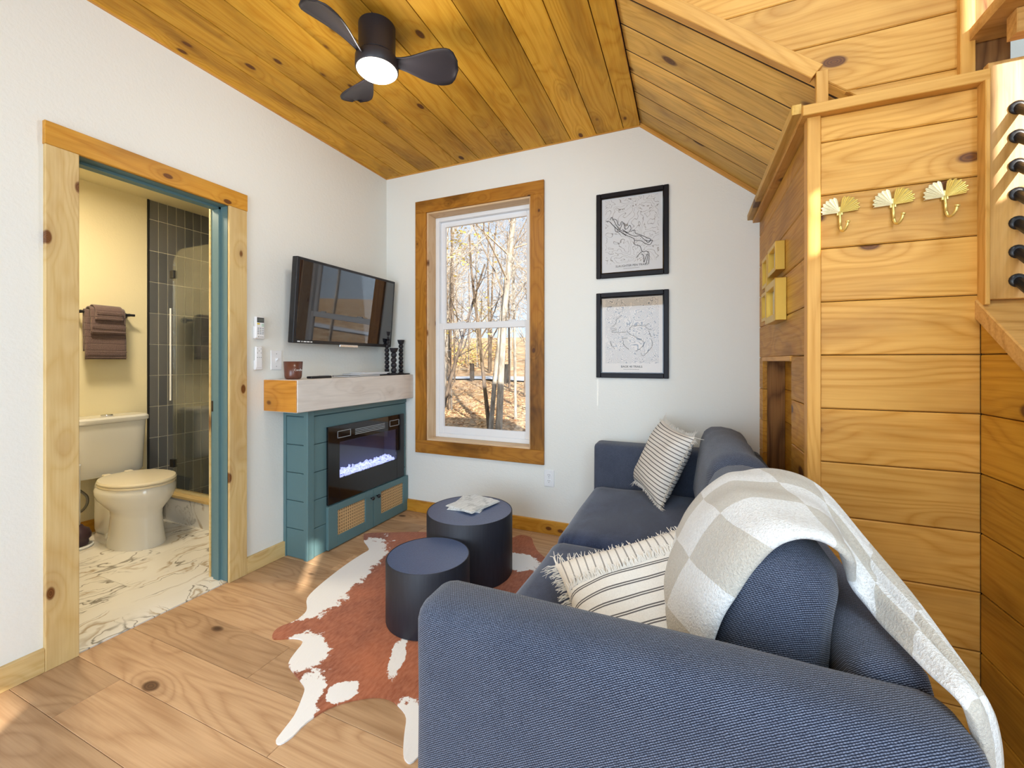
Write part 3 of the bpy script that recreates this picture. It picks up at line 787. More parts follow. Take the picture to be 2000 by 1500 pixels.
struct('wall_shower_end', MB().box((XF - .08, BY1, 0), (XL - .12, BY1 + .08, BZ)), M['tile'])
TW, TH = .0625, .2425
for i in range(14):
    ya = 1.872 + i * TW
    if ya + TW > BY1: break
    zz = 2.30 - TH * 10
    while zz < BZ - .01:
        z0, z1 = max(zz, .02), min(zz + TH, BZ)
        if z1 - z0 > .02: slab('tile', ws, (XF, ya + .003, z0 + .003), (XF + .010, ya + TW - .003, z1 - .003), 'tile', 'z', '+x', .0012)
        zz += TH
MB().box((XF, 1.862, 0), (XF + .014, 1.872, BZ), .001).build('edge_trim', M['black'], ws)
cu = struct('wall_shower_curb', MB().box((XF + .014, 1.872, 0), (XL - .12, 1.97, .185)), M['marble'])
MB().box((XF + .014, 1.866, .185), (XL - .12, 1.978, .205), .002).build('curb_cap', M['casing'], cu)
slab('baseboard_bath', None, (XF, BY0, 0), (XF + .016, 1.862, .09), 'casing_head', 'y', '+x')
# shower screen
sg = thing('shower_screen', 'frameless clear glass shower screen with rounded corner standing on the marble curb', 'shower screen', (-3.62, 1.92, .205))
poly = [(-3.62, .215), (-2.45, .215), (-2.45, 2.045), (-3.50, 2.045)] + [(-3.50 - .12 * math.sin(a), 1.925 + .12 * math.cos(a)) for a in [R(15 * k) for k in range(1, 7)]]
v, f = prism_vf([(p[0], p[1]) for p in poly], -.004, .004)
mk('glass_panel', v, f, M['shower_glass'], sg, Matrix.Translation((0, 1.92, 0)) @ Matrix.Rotation(R(90), 4, 'X'))
for hz in (1.86, .42):
    MB().box((-3.645, 1.908, hz - .03), (-3.60, 1.932, hz + .03), .002).build('hinge', M['black'], sg, Matrix.Identity(4))
MB().box((-3.80, 1.914, .205), (-2.45, 1.926, .222), .001).build('bottom_channel', M['brass_pale'], sg, Matrix.Identity(4))
MB().tube([(-3.618, 1.90, .9), (-3.618, 1.90, 1.6)], .006, 8).build('edge_seal', M['vinyl'], sg, Matrix.Identity(4))
# bathroom ceiling lamp
bl = thing('bathroom_light', 'round flush ceiling lamp in the bathroom above the toilet', 'ceiling lamp', (-3.05, 1.15, BZ))
MB().lathe([(.0, -.035), (.13, -.035), (.15, -.02), (.155, 0)], 28).build('diffuser', plain('bathroom_lamp_diffuser', srgb(255, 236, 200), .4, emit=srgb(255, 214, 150), estr=5.0), bl, Matrix.Translation((-3.05, 1.15, BZ)))
light('bathroom_lamp', 'AREA', (-3.05, 1.15, BZ - .05), 24, (1.0, .86, .62), (0, 0, -1), shape='DISK', size=.28)

# ------------------------------------------------------------------ toilet
to = thing('toilet', 'white two piece toilet with closed cream lid seen through the doorway', 'toilet', (XF + .01, 1.572, 0))
T0 = WM[to.name]
def egg(cx, rx, ry, z, n=32, sq=2.2, back=None):
    out = []
    for k in range(n):
        a = 2 * math.pi * k / n
        c, s_ = math.cos(a), math.sin(a)
        x = math.copysign(abs(c) ** (2 / sq), c) * rx; y = math.copysign(abs(s_) ** (2 / sq), s_) * ry
        if x > 0: y *= 1 - .10 * (x / rx) ** 2
        if back is not None: x = max(x, back)
        out.append((cx + x, y, z))
    return out
v, f = loft_vf([egg(.475, .205, .130, 0), egg(.475, .203, .128, .02), egg(.475, .192, .118, .10), egg(.475, .185, .112, .19), egg(.475, .188, .115, .225), egg(.475, .215, .140, .26), egg(.475, .242, .172, .305), egg(.475, .252, .188, .345), egg(.475, .252, .189, .375), egg(.475, .242, .180, .396)])
mk('bowl', v, f, M['porcelain'], to, T0, True)
autosmooth(to.children[0], 50)
v, f = loft_vf([egg(.33, .25, .106, 0, sq=2.6), egg(.33, .25, .106, .025, sq=2.6), egg(.33, .235, .094, .04, sq=2.6)])
autosmooth(mk('foot', v, f, M['porcelain'], to, T0, True), 50)
v, f = softbox_vf((.13, .085, .19), .05, .06)
mk('trapway', [(p[0] + .24, p[1], p[2] + .21) for p in v], f, M['porcelain'], to, T0, True)
v, f = loft_vf([egg(.49, .235, .18, .397, back=-.235), egg(.49, .24, .184, .405, back=-.235), egg(.49, .235, .18, .412, back=-.235)])
autosmooth(mk('seat', v, f, M['lid'], to, T0, True), 40)
v, f = loft_vf([egg(.49, .238, .182, .415, back=-.24), egg(.49, .242, .186, .425, back=-.24), egg(.49, .236, .18, .436, back=-.235), egg(.49, .15, .11, .443, back=-.15)])
autosmooth(mk('lid', v, f, M['lid'], to, T0, True), 40)
def tankring(z, hx, hy, cx):
    return [(cx + px * hx, py * hy, z) for px, py in [(math.copysign(abs(math.cos(a)) ** .35, math.cos(a)), math.copysign(abs(math.sin(a)) ** .35, math.sin(a))) for a in [2 * math.pi * (k + .5) / 40 for k in range(40)]]]
v, f = loft_vf([tankring(.415, .085, .172, .105), tankring(.43, .092, .182, .105), tankring(.775, .10, .198, .108)])
autosmooth(mk('tank', v, f, M['porcelain'], to, T0, True), 50)
v, f = loft_vf([tankring(.777, .108, .207, .11), tankring(.782, .112, .212, .11), tankring(.805, .112, .212, .11), tankring(.818, .10, .20, .11)])
autosmooth(mk('tank_lid', v, f, M['porcelain'], to, T0, True), 40)
MB().lathe([(0, .828), (.03, .827), (.034, .818)], 20, Matrix.Translation((.11, 0, 0))).build('flush_button', M['chrome'], to, T0, True)
for sy in (-1, 1):
    MB().lathe([(0, .062), (.010, .058), (.015, .04), (.016, .025)], 14, Matrix.Translation((.33, sy * .088, .012))).build('bolt_cap', M['porcelain'], to, T0, True)
    MB().box((.23, sy * .06 - .02, .41), (.265, sy * .06 + .02, .44), .006).build('seat_hinge', M['lid'], to, T0)
MB().tube(catmull([(.09, -.15, .42), (.10, -.155, .36), (.10, -.10, .28), (.09, -.115, .20), (.04, -.20, .14), (.012, -.22, .13)], 6), .008, 8).build('supply_hose', M['steel_hose'], to, T0, True)
# plunger in its tray
pl = thing('plunger', 'dark plum rubber plunger standing in a white tray beside the toilet', 'plunger', (-3.60, 1.372, .003))
MB().lathe([(0, 0), (.068, 0), (.074, .008), (.072, .018), (.064, .014), (0, .012)], 28).build('tray', M['plastic'], pl, None, True)
MB().lathe([(.048, .018), (.052, .03), (.050, .05), (.062, .06), (.064, .085), (.052, .115), (.03, .13), (.022, .145)], 24).build('cup', M['plum_rubber'], pl, None, True)
MB().lathe([(.012, .14), (.012, .52), (.016, .53), (.0, .54)], 12).build('handle', M['plastic'], pl, None, True)
# slim bin between toilet and shower
bn = thing('waste_bin', 'slim dark navy waste bin between toilet and shower curb', 'waste bin', (-3.74, 1.815, .003))
v, f = loft_vf([[(math.cos(a) * r * 1.9, math.sin(a) * r * .95 * .45, z) for a in [2 * math.pi * k / 24 for k in range(24)]] for r, z in ((.055, 0), (.075, .26), (.079, .27), (.071, .27), (.052, .01))], False)
mk('bin_body', v, f, M['navy_plastic'], bn, None, True)
MB().box((-.1, -.024, -.0), (.1, .024, .006)).build('bin_base', M['navy_plastic'], bn)
# towel bar with three towels
tb = thing('towel_bar', 'short black towel bar on the cream bathroom wall', 'towel bar', (XF, 1.59, 1.535))
MB().tube([(XF + .085, 1.44, 1.535), (XF + .085, 1.745, 1.535)], .009, 12).build('bar', M['black'], tb, Matrix.Identity(4))
for py in (1.45, 1.715):
    MB().tube([(XF, py, 1.535), (XF + .085, py, 1.535)], .011, 12).tube([(XF, py, 1.535), (XF + .006, py, 1.535)], .024, 16).build('bracket', M['black'], tb, Matrix.Identity(4))
def draped(name, label, y0, y1, front, back, off, thick, layers=1):
    t_ = thing(name, label, 'towel', (XF + .085, (y0 + y1) / 2, 1.545), group=None)
    prof = []
    r = .012 + off
    nb = 8
    for k in range(nb): prof.append((-r, -back + back * k / nb))
    for k in range(9):
        a = math.pi - math.pi * k / 8; prof.append((r * math.cos(a), r * math.sin(a)))
    for k in range(1, nb + 1): prof.append((r + .004 * k / nb, -front * k / nb))
    ny = 14; v = []; f = []
    for j_ in range(ny + 1):
        yv = y0 + (y1 - y0) * j_ / ny
        for (px, pz) in prof:
            wv = .004 * mnoise.noise(Vector((yv * 18, pz * 6, off * 90))) * min(1, max(0, -pz) * 8)
            v.append((XF + .085 + px + wv, yv + .004 * mnoise.noise(Vector((pz * 9, off * 50, 1))), 1.537 + pz))
    n = len(prof)
    for j_ in range(ny):
        for k in range(n - 1): f.append((j_ * n + k, (j_ + 1) * n + k, (j_ + 1) * n + k + 1, j_ * n + k + 1))
    o = mk('cloth', v, f, M['towel'], t_, Matrix.Identity(4), True)
    md = o.modifiers.new('solid', 'SOLIDIFY'); md.thickness = thick; md.offset = 1
    hem = MB()
    for hz in (.012, .05):
        hem.tube([(XF + .085 + r + .004 + thick, y0 + .003, 1.537 - front + hz), (XF + .085 + r + .004 + thick, y1 - .003, 1.537 - front + hz)], .003, 6)
    hem.build('hem', M['towel'], t_, Matrix.Identity(4))
draped('bath_towel', 'large mauve brown towel hanging lowest on the towel bar', 1.465, 1.685, .325, .27, .006, .016)
draped('hand_towel', 'middle mauve brown hand towel folded over the large towel', 1.485, 1.675, .15, .13, .026, .010)
draped('washcloth', 'small mauve brown washcloth on top of the towels', 1.505, 1.655, .055, .05, .040, .008)
I4 = Matrix.Identity(4)
# ------------------------------------------------------------------ fireplace cabinet
FX, FY0, FY1, FZ = -2.10, 1.82, 2.765, .905
fp = thing('fireplace_cabinet', 'teal shiplap fireplace cabinet with cane panel doors under the pine mantel', 'cabinet', (-2.2, 2.29, 0))
MB().box((XL, FY0 + .012, 0), (XL + .05, FY1, FZ)).box((XL + .05, FY0 + .012, 0), (FX - .014, 2.0, FZ)).box((XL + .05, 2.68, 0), (FX - .014, FY1, FZ)).box((XL + .05, 2.0, 0), (FX - .014, 2.68, .40)).box((XL + .05, 2.0, .72), (FX - .014, 2.68, FZ)).build('body', M['teal'], fp, I4)
zz = [0, .176, .347, .518, .689, .862]
for z0, z1 in zip(zz[:-1], zz[1:]):
    o = slab('side_plank', fp, (XL + .022, FY0, z0 + .0015), (FX - .026, FY0 + .014, z1 - .0015), 'teal', 'x', '-y', .003)
    for a, c in ([(FY0 + .044, FY1 - .002)] if not .3 < (z0 + z1) / 2 < .65 else [(FY0 + .044, 2.03), (2.66, FY1 - .002)]):
        slab('front_plank', fp, (FX - .014, a, z0 + .0015), (FX, c, z1 - .0015), 'teal', 'y', '+x', .003)
slab('corner_post', fp, (FX - .026, FY0 - .006, 0), (FX + .006, FY0 + .044, FZ), 'teal', 'z', '+x', .003)
slab('wall_stile', fp, (XL, FY0 - .006, 0), (XL + .022, FY0 + .014, FZ), 'teal', 'z', '-y', .002)
slab('top_rail', fp, (FX - .014, FY0 + .044, .865), (FX + .004, FY1, FZ), 'teal', 'y', '+x', .003)
slab('top_rail', fp, (XL + .022, FY0 - .004, .865), (FX - .026, FY0 + .012, FZ), 'teal', 'x', '-y', .002)
def cane_door(y0, y1, knob_y):
    z0, z1 = .008, .280; x0, x1 = FX + .001, FX + .022; sw_, rw = .078, .062
    py0, py1, pz0, pz1 = y0 + sw_, y1 - sw_ + (.02 if knob_y > 2.37 else 0), z0 + rw + .004, z1 - rw + .02
    b = MB().box((x0, y0, z0), (x1, py0, z1), .002).box((x0, py1, z0), (x1, y1, z1), .002).box((x0, py0, z0), (x1, py1, pz0), .002).box((x0, py0, pz1), (x1, py1, z1), .002)
    d = b.build('door', M['teal'], fp, I4)
    c = MB(); n = int((py1 - py0) / .0185); mz = int((pz1 - pz0) / .0185)
    for i in range(n + 1):
        yv = py0 + (py1 - py0) * i / n
        c.box((x0 + .006, yv - .0034, pz0), (x0 + .009, yv + .0034, pz1))
    for k in range(mz + 1):
        zv = pz0 + (pz1 - pz0) * k / mz
        c.box((x0 + .008, py0, zv - .0034), (x0 + .011, py1, zv + .0034))
    for i in range(-mz, n + 1):
        for sgn in (1, -1):
            pts = []
            for k in range(mz + 1):
                ii = i + k
                if 0 <= ii <= n:
                    zv = pz0 + (pz1 - pz0) * (k if sgn > 0 else mz - k) / mz
                    pts.append((x0 + .0115, py0 + (py1 - py0) * ii / n, zv))
            if len(pts) > 1: c.tube([pts[0], pts[-1]], .0016, 3, False)
    c.build('cane_panel', M['cane'], d, I4)
    MB().box((x0 - .0008, py0, pz0), (x0, py1, pz1)).build('panel_back', M['dark_seam'], d, I4)
    k = MB().lathe([(.004, 0), (.005, .012), (.012, .018), (.0135, .025), (.009, .031), (0, .032)], 16, Matrix.Translation((x1, knob_y, .225)) @ Matrix.Rotation(R(90), 4, 'Y'))
    k.build('knob', M['black'], d, I4, True)
cane_door(1.955, 2.362, 2.335); cane_door(2.366, 2.762, 2.395)
# electric insert
ei = thing('electric_fireplace', 'black glass electric fireplace insert with glowing crystal bed', 'fireplace', (FX, 2.34, .29))
gy0, gy1, gz0, gz1 = 1.96, 2.72, .288, .782
wy0, wy1, wz0, wz1 = 2.055, 2.632, .437, .672
x0, x1 = FX + .001, FX + .016
MB().box((x0, gy0, gz0), (x1, wy0, gz1), .001).box((x0, wy1, gz0), (x1, gy1, gz1), .001).box((x0, wy0, gz0), (x1, wy1, wz0), .001).box((x0, wy0, wz1), (x1, wy1, gz1), .001).build('glass_front', M['black_glass'], ei, I4)
MB().box((x0 + .010, wy0, wz0), (x0 + .013, wy1, wz1)).build('window_glass', glass('firebox_glass', (.85, .87, .95), .10), ei, I4)
MB().box((XL + .052, 2.002, .402), (XL + .06, 2.678, .718)).box((XL + .06, 2.002, .402), (FX, 2.01, .718)).box((XL + .06, 2.67, .402), (FX, 2.678, .718)).box((XL + .06, 2.01, .402), (FX, 2.67, .41)).box((XL + .06, 2.01, .71), (FX, 2.67, .718)).build('firebox', M['firebox'], ei, I4)
rc = random.Random(2)
cr = MB()
for i in range(420):
    yv = 2.02 + .64 * rc.random(); s_ = .006 + .008 * rc.random(); xv = XL + .08 + .108 * rc.random(); zv = .415 + s_ * .5 + rc.random() * .026 + .012 * (xv < FX - .06)
    q = Matrix.Translation((xv, yv, zv)) @ Matrix.Rotation(rc.random() * 6, 4, 'X') @ Matrix.Rotation(rc.random() * 6, 4, 'Z')
    pts = [(s_, 0, 0), (-s_, 0, 0), (0, s_, 0), (0, -s_, 0), (0, 0, s_), (0, 0, -s_)]
    cr.add([q @ Vector(p) for p in pts], [(0, 2, 4), (2, 1, 4), (1, 3, 4), (3, 0, 4), (2, 0, 5), (1, 2, 5), (3, 1, 5), (0, 3, 5)])
tag(cr.build('crystal_bed', M['crystal'], ei, I4), kind='stuff')
MB().box((XL + .066, 2.02, .412), (XL + .074, 2.66, .418)).build('led_strip', M['led_blue'], ei, I4)
for (a, c) in ((2.035, 2.15), (2.545, 2.655)):
    fr = MB(); z0, z1 = .700, .746; w_ = .004
    fr.box((x1, a, z0), (x1 + .002, c, z0 + w_)).box((x1, a, z1 - w_), (x1 + .002, c, z1)).box((x1, a, z0), (x1 + .002, a + w_, z1)).box((x1, c - w_, z0), (x1 + .002, c, z1))
    fr.build('vent_frame', M['greyplastic'], ei, I4)
gr = MB()
for k in range(4): gr.box((x1, 2.19, .700 + .011 * k), (x1 + .003, 2.49, .705 + .011 * k), .0008)
gr.build('heat_grille', M['greyplastic'], ei, I4)
# mantel
mt = thing('mantel_beam', 'thick knotty pine mantel beam on top of the teal fireplace cabinet', 'mantel', (-2.165, 2.23, FZ))
slab('beam', mt, (XL, 1.69, FZ), (-2.03, YB - .002, 1.092), 'mantel', 'y', '+x', .004)
slab('end_face', mt, (XL + .003, 1.684, FZ + .003), (-2.033, 1.69, 1.089), 'mantel_end', 'x', '-y', .002)
ZT = 1.092
# things on the mantel
cd = thing('scented_candle', 'brown glass candle tumbler with pale lettering on the mantel', 'candle', (-2.16, 1.77, ZT))
C0 = WM[cd.name]
MB().lathe([(0, 0), (.036, 0), (.044, .006), (.047, .02), (.052, .105), (.049, .105), (.045, .075), (0, .075)], 32).build('glass', M['brown_glass'], cd, None, True)
MB().lathe([(0, .0755), (.0445, .0755)], 24).build('wax', M['wax'], cd)
text_mesh('lettering', 'Candle', .018, M['paper'], cd, Matrix.Translation((-2.16 + .0515 * math.cos(R(-8)), 1.77 + .0515 * math.sin(R(-8)), ZT + .055)) @ Matrix.Rotation(R(82), 4, 'Z') @ Matrix.Rotation(R(90), 4, 'X'))
tr = thing('remote_tray', 'flat black remote lying behind the brown candle', 'remote', (-2.13, 1.93, ZT))
MB().box((-.022, -.075, 0), (.022, .085, .014), .004).build('body', M['black'], tr)
MB().box((-.012, .01, .014), (.012, .07, .0155), .0006).build('key_pad', M['greyplastic'], tr)
def book(name, label, x, y, z, lx, ly, h, rz, mcov, cat='book'):
    t_ = thing(name, label, cat, (x, y, z), R(rz))
    MB().box((-lx / 2 + .003, -ly / 2 + .003, .0015), (lx / 2 - .003, ly / 2 - .003, h - .0015)).build('pages', M['paper'], t_)
    MB().box((-lx / 2, -ly / 2, 0), (lx / 2, ly / 2, .0015)).box((-lx / 2, -ly / 2, h - .0015), (lx / 2, ly / 2, h)).box((-lx / 2, -ly / 2, 0), (-lx / 2 + .002, ly / 2, h)).build('cover', mcov, t_)
    return t_
book('guide_book', 'thin black covered booklet at the bottom of the mantel pile', -2.14, 2.27, ZT, .15, .30, .010, 0, M['black'])
book('welcome_book', 'pale grey booklet in the middle of the mantel pile', -2.145, 2.36, ZT + .010, .15, .30, .009, 3, plain('pale_grey_cover', srgb(204, 206, 208), .5))
book('white_booklet', 'white booklet on top of the mantel pile', -2.14, 2.40, ZT + .019, .14, .24, .008, -3, M['plastic'])
ta = thing('black_tray', 'thin black tray under the candlesticks on the mantel', 'tray', (-2.14, 2.64, ZT))
MB().box((-.085, -.12, 0), (.085, .115, .005), .001).build('plate', M['black_matte'], ta)
MB().box((-.085, -.12, .005), (-.079, .115, .009)).box((.079, -.12, .005), (.085, .115, .009)).box((-.079, -.12, .005), (.079, -.114, .009)).box((-.079, .109, .005), (.079, .115, .009)).build('rim', M['black_matte'], ta)
def candlestick(label, x, y, n, br):
    t_ = thing('candlestick', label, 'candlestick', (x, y, ZT + .005), group=None)
    bd = br * 2 * .86
    MB().lathe([(0, 0), (br * 1.15, 0), (br * 1.25, .006), (br * .8, .014)], 20).build('foot', M['black_matte'], t_, None, True)
    z = .010
    for k in range(n):
        prof = [(br * max(.55, math.sin(a)), z + br - br * math.cos(a)) for a in [math.pi * (i / 10) for i in range(11)]]
        MB().lathe(prof, 20).build('bead', M['black_matte'], t_, None, True)
        z += bd
    MB().lathe([(br * .6, z), (br * 1.1, z + .010), (br * 1.5, z + .034), (br * 1.55, z + .038), (br * 1.2, z + .038), (br * .9, z + .012), (0, z + .012)], 20).build('cup', M['black_matte'], t_, None, True)
candlestick('tallest black beaded candlestick at the back of the mantel', -2.20, 2.655, 9, .0185)
candlestick('black beaded candlestick nearest the window casing', -2.115, 2.72, 7, .0185)
candlestick('shortest and thickest black beaded candlestick on the mantel', -2.085, 2.595, 4, .0225)

# ------------------------------------------------------------------ television
tvx = -2.195
TVM = Matrix.Translation((-2.175, 2.248, 1.57)) @ Matrix.Rotation(R(4.5), 4, 'Y')
tv = thing('television', 'black flat screen television on the wall above the mantel', 'television', M=TVM)
hw, hh = .452, .262
MB().box((-.045, -hw, -hh), (.0, hw, hh), .006).build('bezel', M['black'], tv)
MB().box((0, -hw + .018, -hh + .022), (.0015, hw - .018, hh - .018)).build('screen', plain('dark_glossy_screen', srgb(22, 24, 30), .03, spec=.9, coat=1.0, coatr=.02), tv)
MB().box((-.012, -.085, -hh - .014), (.004, .085, -hh + .004), .003).build('logo_bar', M['chrome'], tv)
mk_ = MB()
for a, c in ((.03, .05), (.06, .067), (.075, .095), (.10, .12), (.126, .14)): mk_.box((.0015, -hw + a, -hh + .008), (.0022, -hw + c, -hh + .015))
mk_.build('bezel_print', M['plastic'], tv)
MB().box((-.115, -.12, -.10), (-.045, .12, .10), .004).build('wall_bracket', M['black_matte'], tv)

# ------------------------------------------------------------------ wall controls
def wall_plate(name, label, M_, cat, kind):
    t_ = thing(name, label, cat, M=M_)
    MB().box((-.036, -.058, 0), (.036, .058, .006), .002).build('cover_plate', M['plastic'], t_)
    if kind == 'outlet':
        for s_ in (-1, 1):
            o = MB().lathe([(.017, .006), (.0165, .0085), (0, .0085)], 18, Matrix.Translation((0, s_ * .020, 0))).build('socket', M['plastic'], t_)
            q = MB().box((-.0075, s_ * .020 + .000, .0085), (-.0055, s_ * .020 + .008, .009)).box((.0055, s_ * .020, .0085), (.0075, s_ * .020 + .008, .009)).box((-.002, s_ * .020 - .010, .0085), (.002, s_ * .020 - .006, .009))
            q.build('slots', M['ink'], o)
    else:
        MB().box((-.006, -.013, .006), (.006, .013, .008)).build('toggle_base', M['plastic'], t_)
        MB().mbox(Matrix.Translation((0, 0, .006)) @ Matrix.Rotation(R(-25), 4, 'X'), (-.004, -.003, 0), (.004, .006, .018), .001).build('toggle', M['plastic'], t_)
    for s_ in ((0,) if kind == 'outlet' else (-.038, .038)):
        MB().lathe([(.0028, .006), (.0026, .0068), (0, .0068)], 10, Matrix.Translation((0, s_, 0))).build('screw', M['greyplastic'], t_)
wall_plate('power_outlet', 'white double power outlet below the window corner', frame((-.89, YB, .385), (1, 0, 0), (0, 0, 1)), 'outlet', 'outlet')
wall_plate('light_switch', 'white toggle light switch plate above the mantel end', frame((XL, 1.765, 1.205), (0, 1, 0), (0, 0, 1)), 'switch', 'switch')
# heat pump remote in its holder
rm = thing('climate_remote', 'white climate remote with grey display in a wall holder', 'remote', M=frame((XL, 1.648, 1.392), (0, 1, 0), (0, 0, 1)))
MB().box((-.031, -.064, 0), (.031, .010, .022), .004).build('holder', M['plastic'], rm)
MB().box((-.027, -.060, .004), (.027, .064, .026), .006).build('body', M['plastic'], rm)
MB().box((-.021, .030, .026), (.021, .058, .027)).build('bezel', M['ink'], rm)
MB().box((-.018, .034, .027), (.018, .054, .0275)).build('display', M['lcd'], rm)
MB().box((-.021, .018, .026), (-.005, .026, .0285), .001).build('yellow_key', M['yellow'], rm)
MB().box((.006, .006, .026), (.020, .024, .0285), .001).build('green_key', plain('pale_green_key', srgb(190, 214, 200), .4), rm)
for i in range(3):
    for k in range(4):
        MB().box((-.019 + i * .014, -.006 - k * .0105, .026), (-.009 + i * .014, -.001 - k * .0105, .0275), .0006).build('key', M['greyplastic'], rm, key='rm_key%d%d' % (i, k))
MB().lathe([(.003, .026), (0, .0275)], 10, Matrix.Translation((-.012, -.052, 0))).box((-.006, -.0535, .026), (.018, -.0515, .0268)).build('maker_mark', M['grey_ink'], rm)
fr = thing('fan_remote', 'narrow white fan remote in a wall cradle below the climate remote', 'remote', M=frame((XL, 1.645, 1.218), (0, 1, 0), (0, 0, 1)))
MB().box((-.024, -.070, 0), (.024, -.012, .018), .006).build('cradle', M['plastic'], fr)
MB().box((-.021, -.060, .004), (.021, .066, .020), .005).build('body', M['plastic'], fr)
for i, (px, py) in enumerate([(-.011, .052), (.011, .052), (0, .040), (-.011, .028), (.011, .028), (-.011, .002), (0, .002), (.011, .002)]):
    MB().lathe([(.0026, .020), (.002, .0212), (0, .0212)], 10, Matrix.Translation((px, py, 0))).build('button', M['greyplastic'], fr)

# ------------------------------------------------------------------ posters
def poster(label, zc, paper, title, lines, sub):
    PM = frame((-.335, YB, zc), (1, 0, 0), (0, 0, 1))
    t_ = thing('framed_map', label, 'framed print', M=PM)
    w_, h_ = .225, .278; q = .030
    for (a, c) in (((-w_, -h_), (-w_ + q, h_)), ((w_ - q, -h_), (w_, h_)), ((-w_ + q, -h_), (w_ - q, -h_ + q)), ((-w_ + q, h_ - q), (w_ - q, h_))):
        MB().box((a[0], a[1], 0), (c[0], c[1], .018), .003).build('frame_bar', M['frame_black'], t_)
    b = MB(); r = .006; i_ = w_ - q; k_ = h_ - q
    b.box((-i_, -k_, .006), (-i_ + r, k_, .012), .001).box((i_ - r, -k_, .006), (i_, k_, .012), .001).box((-i_ + r, -k_, .006), (i_ - r, -k_ + r, .012), .001).box((-i_ + r, k_ - r, .006), (i_ - r, k_, .012), .001)
    b.build('inner_lip', M['black_glass'], t_)
    MB().box((-i_ + r, -k_ + r, .002), (i_ - r, k_ - r, .005)).build('print', paper, t_)
    tm = MB()
    for pts, wd in lines: tm.add(*ribbon_vf(pts, wd, .0058))
    tm.build('trail_lines', M['ink'], t_)
    text_mesh('title', title, .0185, M['ink'], t_, PM @ Matrix.Translation((0, -.205, .0056)))
    sb = MB()
    for k in range(sub): sb.box((-.05 + k * .1 / sub, -.2235, .0052), (-.05 + (k + .6) * .1 / sub, -.2205, .0056))
    sb.build('subtitle_print', M['grey_ink'], t_)
    return t_
def topo(P):
    out = []
    for X, Y in P:
        fx_ = (X - 105) / 968; top = 245 - .155 * (X - 105); bot = 1400 - .083 * (X - 105); fy_ = (Y - top) / (bot - top)
        out.append((-.189 + .378 * fx_, .242 - .484 * fy_))
    return [(p.x, p.y) for p in catmull([(a, c, 0) for a, c in out], 5)]
T1 = [[(170, 575), (235, 585), (300, 650), (400, 730), (520, 800), (630, 850), (635, 935), (720, 965), (760, 1050), (820, 1045), (865, 1085), (857, 1250)],
      [(240, 560), (270, 520), (300, 560), (345, 640), (400, 710), (480, 740), (540, 770), (640, 810), (720, 800), (790, 860), (860, 885), (915, 870), (880, 940), (800, 920), (740, 880), (640, 880)],
      [(300, 540), (350, 560), (370, 620), (400, 640), (430, 580), (470, 620), (480, 690), (520, 690), (560, 635), (580, 690), (540, 750), (500, 740), (440, 700)],
      [(580, 730), (640, 710), (650, 760), (740, 790), (830, 830), (890, 860), (850, 910), (820, 880)],
      [(760, 1050), (720, 1080), (665, 1150)], [(745, 1085), (780, 1120), (785, 1222), (830, 1095), (845, 1120), (815, 1250)],
      [(320, 660), (325, 720), (350, 745), (400, 735)], [(400, 710), (425, 650), (440, 600)], [(240, 590), (320, 670), (420, 745), (500, 800)]]
poster('upper black framed trail map with bold winding track', 2.02, M['map1'], 'SLAUGHTER PEN TRAILS', [(topo(p), .0034) for p in T1], 14)
def topo2(P):
    out = []
    for X, Y in P:
        fx_ = (X - 120) / 1020; top = 180 - .06 * (X - 120); bot = 1392
        fy_ = (Y - top) / (bot - top); out.append((-.189 + .378 * fx_, .242 - .484 * fy_))
    return out
T2 = [[(455, 455), (400, 500), (370, 520), (365, 590), (325, 620), (260, 668), (370, 672), (372, 690), (290, 705), (290, 735), (380, 725), (410, 740), (480, 725), (530, 730), (545, 700), (600, 760), (680, 795)],
      [(600, 690), (600, 660), (640, 620), (700, 625), (760, 610), (850, 625), (920, 580)], [(850, 630), (900, 670), (960, 690)], [(915, 700), (945, 790), (970, 800)],
      [(560, 825), (470, 835), (490, 880), (490, 930), (540, 980), (590, 1010)], [(680, 795), (760, 840), (830, 880), (840, 930), (760, 1010), (700, 1040)],
      [(950, 830), (975, 900), (965, 970), (880, 1070), (830, 1115), (800, 1110), (790, 1070)], [(265, 880), (290, 950), (345, 1005)]]
poster('lower black framed trail map with dense contour lines and a painted tan reflection', 1.368, M['map2'], 'BACK 40 TRAILS', [(topo2(p), .0022) for p in T2], 10)

# ------------------------------------------------------------------ small gold picture frames on the closet wall
def gold_frame(label, y0, y1, z0, z1, dp, wide=.018):
    PM = frame((XS, (y0 + y1) / 2, (z0 + z1) / 2), (0, -1, 0), (0, 0, 1))
    t_ = thing('picture_frame', label, 'picture frame', M=PM, group='gold frames on the closet wall')
    a, c = (y1 - y0) / 2, (z1 - z0) / 2
    for p, q in (((-a, -c), (-a + wide, c)), ((a - wide, -c), (a, c)), ((-a + wide, -c), (a - wide, -c + wide)), ((-a + wide, c - wide), (a - wide, c))):
        MB().box((p[0], p[1], 0), (q[0], q[1], dp), .002).build('frame_bar', M['gold'], t_)
    MB().box((-a + wide, -c + wide, 0), (a - wide, c - wide, dp * .35)).build('mat_board', M['mat_board'], t_)
    MB().box((-a * .45, -c * .5, dp * .35), (a * .45, c * .5, dp * .35 + .001)).build('photo', M['photo'], t_)
gold_frame('deep gold frame at upper right of the four on the closet wall', 2.08, 2.27, 1.59, 1.715, .036)
gold_frame('largest gold frame at lower right of the four', 2.05, 2.30, 1.372, 1.552, .042, .03)
gold_frame('gold frame at upper left of the four beside the white wall', 2.33, 2.48, 1.565, 1.715, .03)
gold_frame('gold frame at lower left of the four beside the white wall', 2.35, 2.50, 1.40, 1.545, .03)

